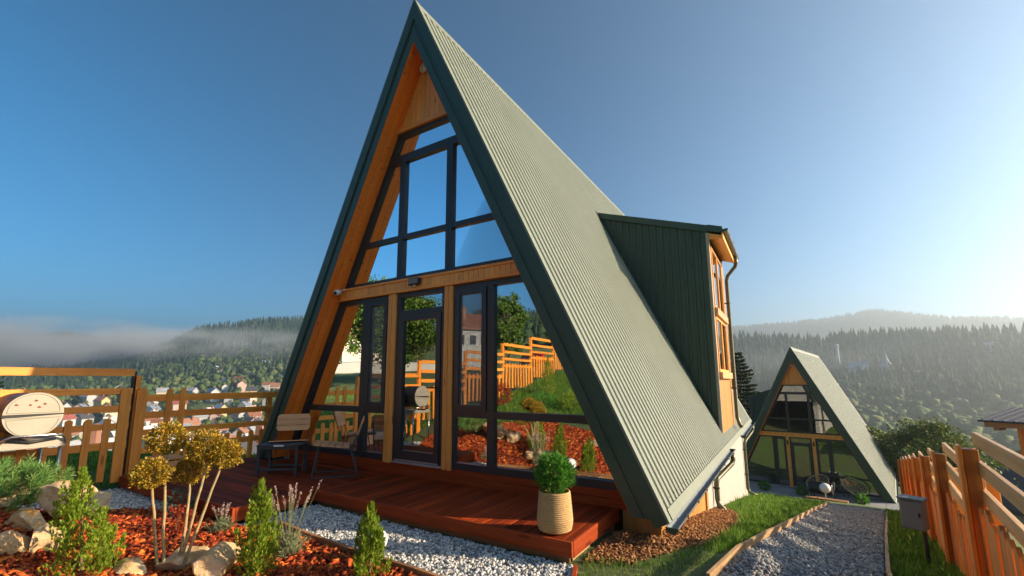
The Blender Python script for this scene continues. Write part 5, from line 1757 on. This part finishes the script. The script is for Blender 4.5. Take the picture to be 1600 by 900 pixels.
while len(placed) < 150 and tries < 4000:
    tries += 1
    rad = math.sqrt(r_.uniform(240 ** 2, 640 ** 2)); ph_ = r_.uniform(-50, -27)
    x, y = pol(rad, ph_)
    if any((x - a) ** 2 + (y - b) ** 2 < 13 ** 2 for a, b in placed): continue
    placed.append((x, y))
    wl = wl_k[r_.choice(5, p=[0.42, 0.22, 0.16, 0.1, 0.1])]; rf = rf_k[r_.choice(7, p=[0.09, 0.16, 0.24, 0.08, 0.09, 0.12, 0.22])]
    town_house(float(x), float(y), float(r_.uniform(5.5, 8.5)), float(r_.uniform(0, PI)), wl, rf,
               f'{wl} house with a {rf} roof in the {zone(rad, ph_)} of the valley town', f'distant {wl} houses with {rf} roofs in the valley town')
def place(r, phi): 
    x, y = pol(r, phi); return float(x), float(y)
def at(u, d):
    """ground point in the direction of picture column u at camera depth d"""
    q = (u - 800) / FPX
    return CAM[0] + d * (FWD[0] / 0.9888 + 0.0 + RIGHT[0] * q), CAM[1] + d * (FWD[1] / 0.9888 + RIGHT[1] * q)
x, y = at(117, 300); town_house(x, y, 7, 0.5, 'white', 'red', 'white house with a bright red roof seen between the rails above the barrel grill', None, 8)
x, y = at(135, 33); town_house(x, y, 4.6, 0.9, 'yellow', 'grey', 'nearest house below the lawn with a grey sheet roof behind the fence', None, -1.6, True)
x, y = at(183, 40); town_house(x, y, 4.4, 0.3, 'pink', 'pale', 'low house with a pale roof beside the nearest grey roofed house', None, -1.4, True)
x, y = at(45, 45); town_house(x, y, 5, 0.2, 'white', 'dark', 'white house with a dark roof just hidden behind the barrel grill', None, -1.0, True)
x, y = at(395, 42); town_house(x, y, 5.0, 0.6, 'grey', 'dark', 'grey house with a dark roof low behind the short pickets near the left roof foot', None, -1.5, True)
x, y = at(255, 70); town_house(x, y, 6, 0.6, 'cream', 'pale', 'cream house with a pale roof behind the tall pickets beside the gate post', None, -1.0, True)
# right hand valley
x, y = at(1545, 33); town_house(x, y, 4.0, 0.5, 'pink', 'rust brown', 'house with a maroon roof just beyond the orange fence at the right', None, -2.0, True)
x, y = at(1552, 24); town_house(x, y, 3.6, 1.1, 'grey', 'dark', 'low house with a black roof close beyond the orange fence', None, -2.5, True)
x, y = at(1495, 62); town_house(x, y, 3.6, 0.2, 'yellow', 'orange', 'small orange gabled house beyond the leafy tree', None, 0.5, True)
x, y = at(1520, 80); town_house(x, y, 4.2, 0.6, 'white', 'blue grey', 'long pale house with a blue grey roof in the valley on the right', None, -0.5, True)
x, y = at(1545, 430); town_house(x, y, 9, 0.4, 'white', 'pale', 'pale building among the misty trees at the far right', None, 3)
x, y = at(1340, 440); town_house(x, y, 13, 0.7, 'white', 'grey', 'whitish building left of the church spire', None, 3)
x, y = at(1372, 600); town_house(x, y, 12, 0.3, 'white', 'pale', 'pale block high on the misty wooded slope above the second house', None, 8)
# church
x, y = at(1381, 430)
ch = thing('church', 'small white church with a pointed spire among the misty trees', 'church', (x, y, T1(x, y) + 5))
ob('tower', MB().box(-4, 4, -4, 4, -6, 12).mesh('tower', hmat('wall white', WALLS['white'])), ch)
ob('spire', MB().lathe([(6.2, 11), (3.6, 14), (1.5, 19), (0.1, 28)], n=8).mesh('spire', hmat('roof grey', ROOFS['grey'])), ch)
ob('nave', MB().prism([(-5, -6), (5, -6), (5, 6), (0, 11), (-5, 6)], 4.05, 20).mesh('nave', hmat('wall cream', WALLS['cream'])), ch)
x, y = at(1307, 470)
tw = thing('chimney_tower', 'thin white tower standing in the misty woods right of the second roof', 'tower', (x, y, T1(x, y)))
ob('shaft', MB().tube([(0, 0, -2), (0, 0, 34)], [2.2, 1.6], 10).mesh('shaft', hmat('wall white', WALLS['white'])), tw)
ob('top', MB().lathe([(2.2, 34), (2.2, 36), (0.1, 38)], n=10).mesh('top', hmat('wall grey', WALLS['grey'])), tw)

# neighbour's shed at the right edge
def at3(u, v, d):
    return CAM + d * (FWD + RIGHT * (u - 800) / FPX - UPV * (v - 492.43) / FPX)
sp = at3(1527, 656, 13.5)
sh = thing('neighbour_shed', 'red orange wooden shed with a dark blue metal roof at the right edge', 'shed', (float(sp[0]), float(sp[1]), T1(float(sp[0]), float(sp[1]))), R(-30))
zt = float(sp[2]) - sh.location.z
rf = MB().add([(0, 0, zt - 0.05), (4.5, 0, zt - 0.05), (4.5, 3.4, zt + 0.22), (0, 3.4, zt + 0.22), (0, 0, zt), (4.5, 0, zt), (4.5, 3.4, zt + 0.27), (0, 3.4, zt + 0.27)],
              [(3, 2, 1, 0), (4, 5, 6, 7), (0, 1, 5, 4), (1, 2, 6, 5), (2, 3, 7, 6), (3, 0, 4, 7)])
so_ = ob('roof', rf.mesh('roof', hmat('shed roof', (0.022, 0.03, 0.055), 0.75)), sh)
x = 0.1
while x < 4.4:
    rr_ = MB().add([(x, 0, zt + 0.001), (x + 0.03, 0, zt + 0.001), (x + 0.03, 3.4, zt + 0.271), (x, 3.4, zt + 0.271), (x, 0, zt + 0.02), (x + 0.03, 0, zt + 0.02), (x + 0.03, 3.4, zt + 0.29), (x, 3.4, zt + 0.29)],
                   [(4, 5, 6, 7), (0, 1, 5, 4), (1, 2, 6, 5), (3, 0, 4, 7)])
    ob('roof_rib', rr_.mesh('roof_rib', hmat('shed roof', (0.022, 0.03, 0.055), 0.75)), so_)
    x += 0.22
ob('eave_board', MB().box(0.12, 4.5, 0.06, 0.10, zt - 0.20, zt - 0.055).mesh('eave_board', 'raw_x'), sh)
ob('rafter_end', MB().box(0.32, 0.44, 0.02, 0.6, zt - 0.29, zt - 0.205).mesh('rafter_end', 'raw_x'), sh)
x = 0.72
while x < 4.2:
    ob('wall_board', MB().box(x, x + 0.155, 0.35, 0.38, -1.5, zt - 0.06).mesh('wall_board', 'fence_r_z'), sh)
    x += 0.16
y = 0.39
while y < 3.0:
    ob('wall_board', MB().box(0.72, 0.75, y, y + 0.155, -1.5, zt + 0.0).mesh('wall_board', 'fence_r_z'), sh)
    y += 0.16

# ------------------------------------------------------------------ in front of the second house
def h2(x, y, z=0.0):
    c, s_ = math.cos(H2R), math.sin(H2R)
    return (H2L.x + (x * c - y * s_) * H2S, H2L.y + (x * s_ + y * c) * H2S, H2L.z + z * H2S)
TZ = -0.10
tr = thing('terrace', 'grey concrete terrace in front of the second house', 'terrace', h2(0, -1, TZ), H2R)
tr.scale = (H2S,) * 3
x = -3.4
while x < 3.5:
    ob('slab', MB().box(x, x + 0.585, -0.78, 0.95, -0.6, 0.0 - random.uniform(0, 0.004), 0.006).mesh('slab', 'terrace'), tr)
    ob('slab', MB().box(x, x + 0.585, -1.6, -0.785, -0.6, 0.0 - random.uniform(0, 0.004), 0.006).mesh('slab', 'terrace'), tr)
    x += 0.59
def papasan(label, px_, py_, rz):
    t = thing('wicker_chair', label, 'chair', h2(px_, py_, TZ), H2R + rz, 'round wicker chairs on the terrace')
    mb = MB()
    def bowl(rr, a):
        return (rr * math.cos(a), rr * math.sin(a) * 0.9, 0.26 + 0.26 * (rr / 0.42) ** 2 + 0.26 * (rr / 0.42) * math.sin(a))
    for q in range(16):
        for tw_ in (-0.9, 0.9):
            mb.tube([bowl(0.42 * s_, 2 * PI * q / 16 + tw_ * (1 - s_)) for s_ in np.linspace(0.15, 1, 6)], 0.007, 4, False)
    ob('seat_ribs', mb.mesh('seat_ribs', 'wicker'), t)
    rim = [(0.42 * math.cos(a), 0.378 * math.sin(a), 0.52 + 0.26 * math.sin(a)) for a in np.linspace(0, 2 * PI, 33)]
    ob('rim', MB().tube(rim, 0.018, 6).mesh('rim', 'wicker'), t)
    mid = [(0.25 * math.cos(a), 0.225 * math.sin(a), 0.378 + 0.155 * math.sin(a)) for a in np.linspace(0, 2 * PI, 25)]
    ob('ring', MB().tube(mid, 0.009, 5).mesh('ring', 'wicker'), t)
    for k in range(4):
        a = PI / 4 + k * PI / 2
        ob('leg', MB().tube([(0.2 * math.cos(a), 0.2 * math.sin(a), 0.36), (0.3 * math.cos(a), 0.3 * math.sin(a), 0.0)], 0.012, 5).mesh('leg', 'dark_metal'), t)
    return t
papasan('round wicker chair behind the black barrel grill on the terrace', 0.62, -0.62, R(-25))
papasan('round wicker chair near the right roof foot of the second house', 2.05, -0.62, R(30))
ct = thing('coffee_table', 'small round black table between the two wicker chairs', 'table', h2(1.35, -0.55, TZ))
ob('table_top', MB().lathe([(0, 0.42), (0.26, 0.42), (0.26, 0.44), (0, 0.44)], n=20).mesh('table_top', 'black'), ct)
for k in range(3):
    a = k * 2 * PI / 3
    ob('leg', MB().tube([(0.18 * math.cos(a), 0.18 * math.sin(a), 0.42), (0.22 * math.cos(a), 0.22 * math.sin(a), 0)], 0.012, 6).mesh('leg', 'black'), ct)
g2 = thing('barrel_grill', 'black barrel grill on the terrace with a pale round end', 'grill', h2(0.85, -1.42, TZ), H2R + R(-10))
ob('barrel', MB().tube([(-0.42, 0, 0.42), (-0.40, 0, 0.42), (0.40, 0, 0.42), (0.42, 0, 0.42)], [0.2, 0.24, 0.24, 0.2], 20).mesh('barrel', 'black', False), g2)
ob('chimney', MB().tube([(0.43, 0, 0.42), (0.45, 0, 0.72)], 0.035, 8).mesh('chimney', 'galv'), g2)
for xx in (-0.35, 0.40):
    for yy in (-0.14, 0.14):
        ob('leg', MB().tube([(xx, yy, 0.25), (xx, yy * 1.3, 0.0)], 0.018, 6).mesh('leg', 'black'), g2)
gl = thing('ball_lamp', 'white ball garden lamp on a short post in front of the black barrel grill', 'lamp', h2(1.02, -1.75, -0.3))
ob('globe', MB().lathe([(0.2 * math.sin(a), 0.68 - 0.2 * math.cos(a)) for a in np.linspace(0.02, PI - 0.02, 16)], n=22).mesh('globe', 'white', True), gl)
ob('post', MB().tube([(0, 0, -0.2), (0, 0, 0.49)], 0.03, 8).mesh('post', 'white'), gl)
for k, (px_, lab) in enumerate(((-1.55, 'low green plant at the left of the second house terrace'), (0.05, 'small green plant on the terrace edge left of the black grill'), (2.3, 'low dark plant on the terrace by the right roof foot'))):
    q = h2(px_, -1.25, TZ)
    t = thing('terrace_plant', lab, 'plant', q, 0, None)
    ball('foliage', t, (0, 0, 0.16), 0.2, 260, 'boxleaf', 0.06, 0.13, 0.014, np.random.default_rng(k + 60), 0.9, 3)
    ob('stem', MB().tube([(0, 0, 0), (0.02, 0, 0.2)], 0.012, 5).mesh('stem', 'bark'), t)
st = thing('timber_step', 'brown timber step at the far end of the gravel path', 'step', h2(1.1, -2.4, 0), H2R)
st.location.z = T1(st.location.x, st.location.y)
ob('board', MB().box(-0.7, 0.7, -0.15, 0.15, -0.05, 0.08, 0.005).mesh('board', 'raw_x'), st)

# ------------------------------------------------------------------ inside the main house
def shell_chair(label, x, y, rz):
    t = thing('upholstered_chair', label, 'chair', (x, y, -0.003), rz, 'tan chairs inside behind the right front window')
    p = [(-0.23, 0.40), (0.23, 0.40), (0.235, 0.70), (0.2, 0.80), (0.12, 0.845), (-0.12, 0.845), (-0.2, 0.80), (-0.235, 0.70)]
    mb = MB().prism(p, 0, 0.05)
    mb.v = [(a, b + 0.05 * (a / 0.23) ** 2 * 1.2, c) for a, b, c in mb.v]
    ob('backrest', mb.mesh('backrest', 'upholstery', False), t)
    ob('seat', rslat(-0.22, 0.22, 0.06, 0.5, 0.40, 0.47, 0.06).mesh('seat', 'upholstery'), t)
    for a in (-0.18, 0.18):
        for b in (0.08, 0.44):
            ob('leg', MB().tube([(a, b, 0.4), (a * 1.15, b + (0.03 if b > 0.2 else -0.03), 0.0)], 0.014, 6).mesh('leg', 'black'), t)
    return t
shell_chair('tan upholstered chair inside behind the narrow right window pane', 0.80, 0.12, R(4))
shell_chair('tan upholstered chair inside behind the wide right window pane', 1.42, 0.13, R(-6))
sf = thing('sofa', 'olive beige sofa inside behind the left front window', 'sofa', (-1.65, 0.42, -0.003))
ob('back', MB().box(-0.55, 0.55, 0, 0.2, 0.1, 0.62, 0.05).mesh('back', 'sofa'), sf)
ob('seat', MB().box(-0.55, 0.55, 0.201, 0.8, 0.1, 0.36, 0.04).mesh('seat', 'sofa'), sf)
for a in (-1, 1):
    ob('armrest', MB().box(a * 0.63 - 0.08, a * 0.63 + 0.08, 0, 0.8, 0.08, 0.5, 0.03).mesh('armrest', 'sofa'), sf)

# ------------------------------------------------------------------ seen only as reflections
town_house(-31, -41, 4.6, 0.5, 'white', 'rust brown', 'white house with a maroon roof mirrored in the right front window', None, 0, True)
town_house(-40, -33, 4.6, 1.0, 'cream', 'orange', 'cream house mirrored beside the maroon roofed one', None, 0, True)
wl_ = thing('garden_wall', 'long pale garden wall mirrored in the glass door', 'wall', (-24, -20, T1(-24, -20) - 0.3), R(-35))
ob('wall', MB().box(-6, 6, -0.1, 0.1, -0.5, 1.1).mesh('wall', 'plaster'), wl_)
ob('coping', MB().box(-6.05, 6.05, -0.14, 0.14, 1.102, 1.16).mesh('coping', 'terrace'), wl_)
cx_, cy_ = -17.5, -35.0
car = thing('parked_car', 'red car mirrored at the right edge of the right front window', 'car', (cx_, cy_, T1(cx_, cy_)), R(35))
red = plain('red car paint', (0.55, 0.02, 0.02), 0.25, 0, 0.03)
prof = [(-2.0, 0.35), (2.05, 0.35), (2.1, 0.62), (1.95, 0.82), (1.1, 0.92), (0.55, 1.35), (-0.9, 1.40), (-1.65, 0.98), (-2.05, 0.9)]
ob('body', MB().prism(prof, -0.8, 0.8).mesh('body', red), car)
for sx in (-1, 1):
    ob('window', MB().prism([(0.9, 0.93), (0.48, 1.27), (-0.85, 1.31), (-1.4, 0.97)], sx * 0.801, sx * 0.812).mesh('window', 'tar'), car)
    for xx in (-1.25, 1.3):
        wh = ob('wheel', MB().tube([(xx, sx * 0.66, 0.31), (xx, sx * 0.83, 0.31)], 0.31, 20).mesh('wheel', 'black'), car)
        ob('rim', MB().tube([(xx, sx * 0.831, 0.31), (xx, sx * 0.842, 0.31)], 0.18, 14).mesh('rim', 'galv'), wh)

# ------------------------------------------------------------------ air
def vol_mat(name, col, dens, aniso=0.0):
    m = bpy.data.materials.new(name)
    m.use_nodes = True
    t = m.node_tree
    t.nodes.remove(t.nodes['Principled BSDF'])
    v = N(t, 'ShaderNodeVolumePrincipled')
    v.inputs['Color'].default_value = (*col, 1)
    v.inputs['Density'].default_value = dens
    v.inputs['Anisotropy'].default_value = aniso
    t.links.new(v.outputs[0], t.nodes['Material Output'].inputs['Volume'])
    return m, t, v
if HAZE:
    m, t, v = vol_mat('haze', (0.78, 0.91, 1.0), HAZE_DENSITY, 0.62)
    hb = MB().box(-4500, 4500, -4500, 4500, -140, 290).mesh('haze', m)
    ho = ob('haze', hb)
    ho['kind'] = 'stuff'
    tag(ho, 'thin morning haze filling the whole valley', 'haze')
    # low valley mist: soft edged noisy volumes
    for lab, (u, vv, d, w_, h_, dp), sd, mden in MIST:
        m2, t2, v2 = vol_mat('mist', (0.82, 0.92, 1.0), 0.0, 0.0)
        tc = N(t2, 'ShaderNodeTexCoord')
        ln = N(t2, 'ShaderNodeVectorMath', operation='LENGTH')
        t2.links.new(tc.outputs['Object'], ln.inputs[0])
        fo = N(t2, 'ShaderNodeMapRange', interpolation_type='SMOOTHSTEP')
        fo.inputs[1].default_value = 1.0; fo.inputs[2].default_value = 0.25
        fo.inputs[3].default_value = 0.0; fo.inputs[4].default_value = 1.0
        t2.links.new(ln.outputs['Value'], fo.inputs[0])
        mp = N(t2, 'ShaderNodeMapping')
        mp.inputs['Location'].default_value = (sd, sd * 0.7, sd * 1.3)
        mp.inputs['Scale'].default_value = (3.6, 2.0, 1.1)
        t2.links.new(tc.outputs['Object'], mp.inputs['Vector'])
        nz = noise(t2, mp.outputs[0], 1.25, 4, 0.55, 0.3)
        nr = N(t2, 'ShaderNodeMapRange', interpolation_type='SMOOTHSTEP')
        nr.inputs[1].default_value = 0.36; nr.inputs[2].default_value = 0.72
        t2.links.new(nz, nr.inputs[0])
        mu = N(t2, 'ShaderNodeMath', operation='MULTIPLY')
        t2.links.new(fo.outputs[0], mu.inputs[0]); t2.links.new(nr.outputs[0], mu.inputs[1])
        md = N(t2, 'ShaderNodeMath', operation='MULTIPLY')
        t2.links.new(mu.outputs[0], md.inputs[0]); md.inputs[1].default_value = MIST_DENSITY * mden
        t2.links.new(md.outputs[0], v2.inputs['Density'])
        import bmesh
        bmh = bmesh.new()
        bmesh.ops.create_icosphere(bmh, subdivisions=4, radius=1)
        me = bpy.data.meshes.new('valley_mist')
        bmh.to_mesh(me); bmh.free()
        me.materials.append(m2)
        p = at3(u, vv, d)
        o = ob('valley_mist', me, None, tuple(p), (0, 0, math.atan2(RIGHT[1], RIGHT[0])), scale=(d * w_ / FPX, dp, d * h_ / FPX))
        o['kind'] = 'stuff'
        tag(o, lab, 'mist')
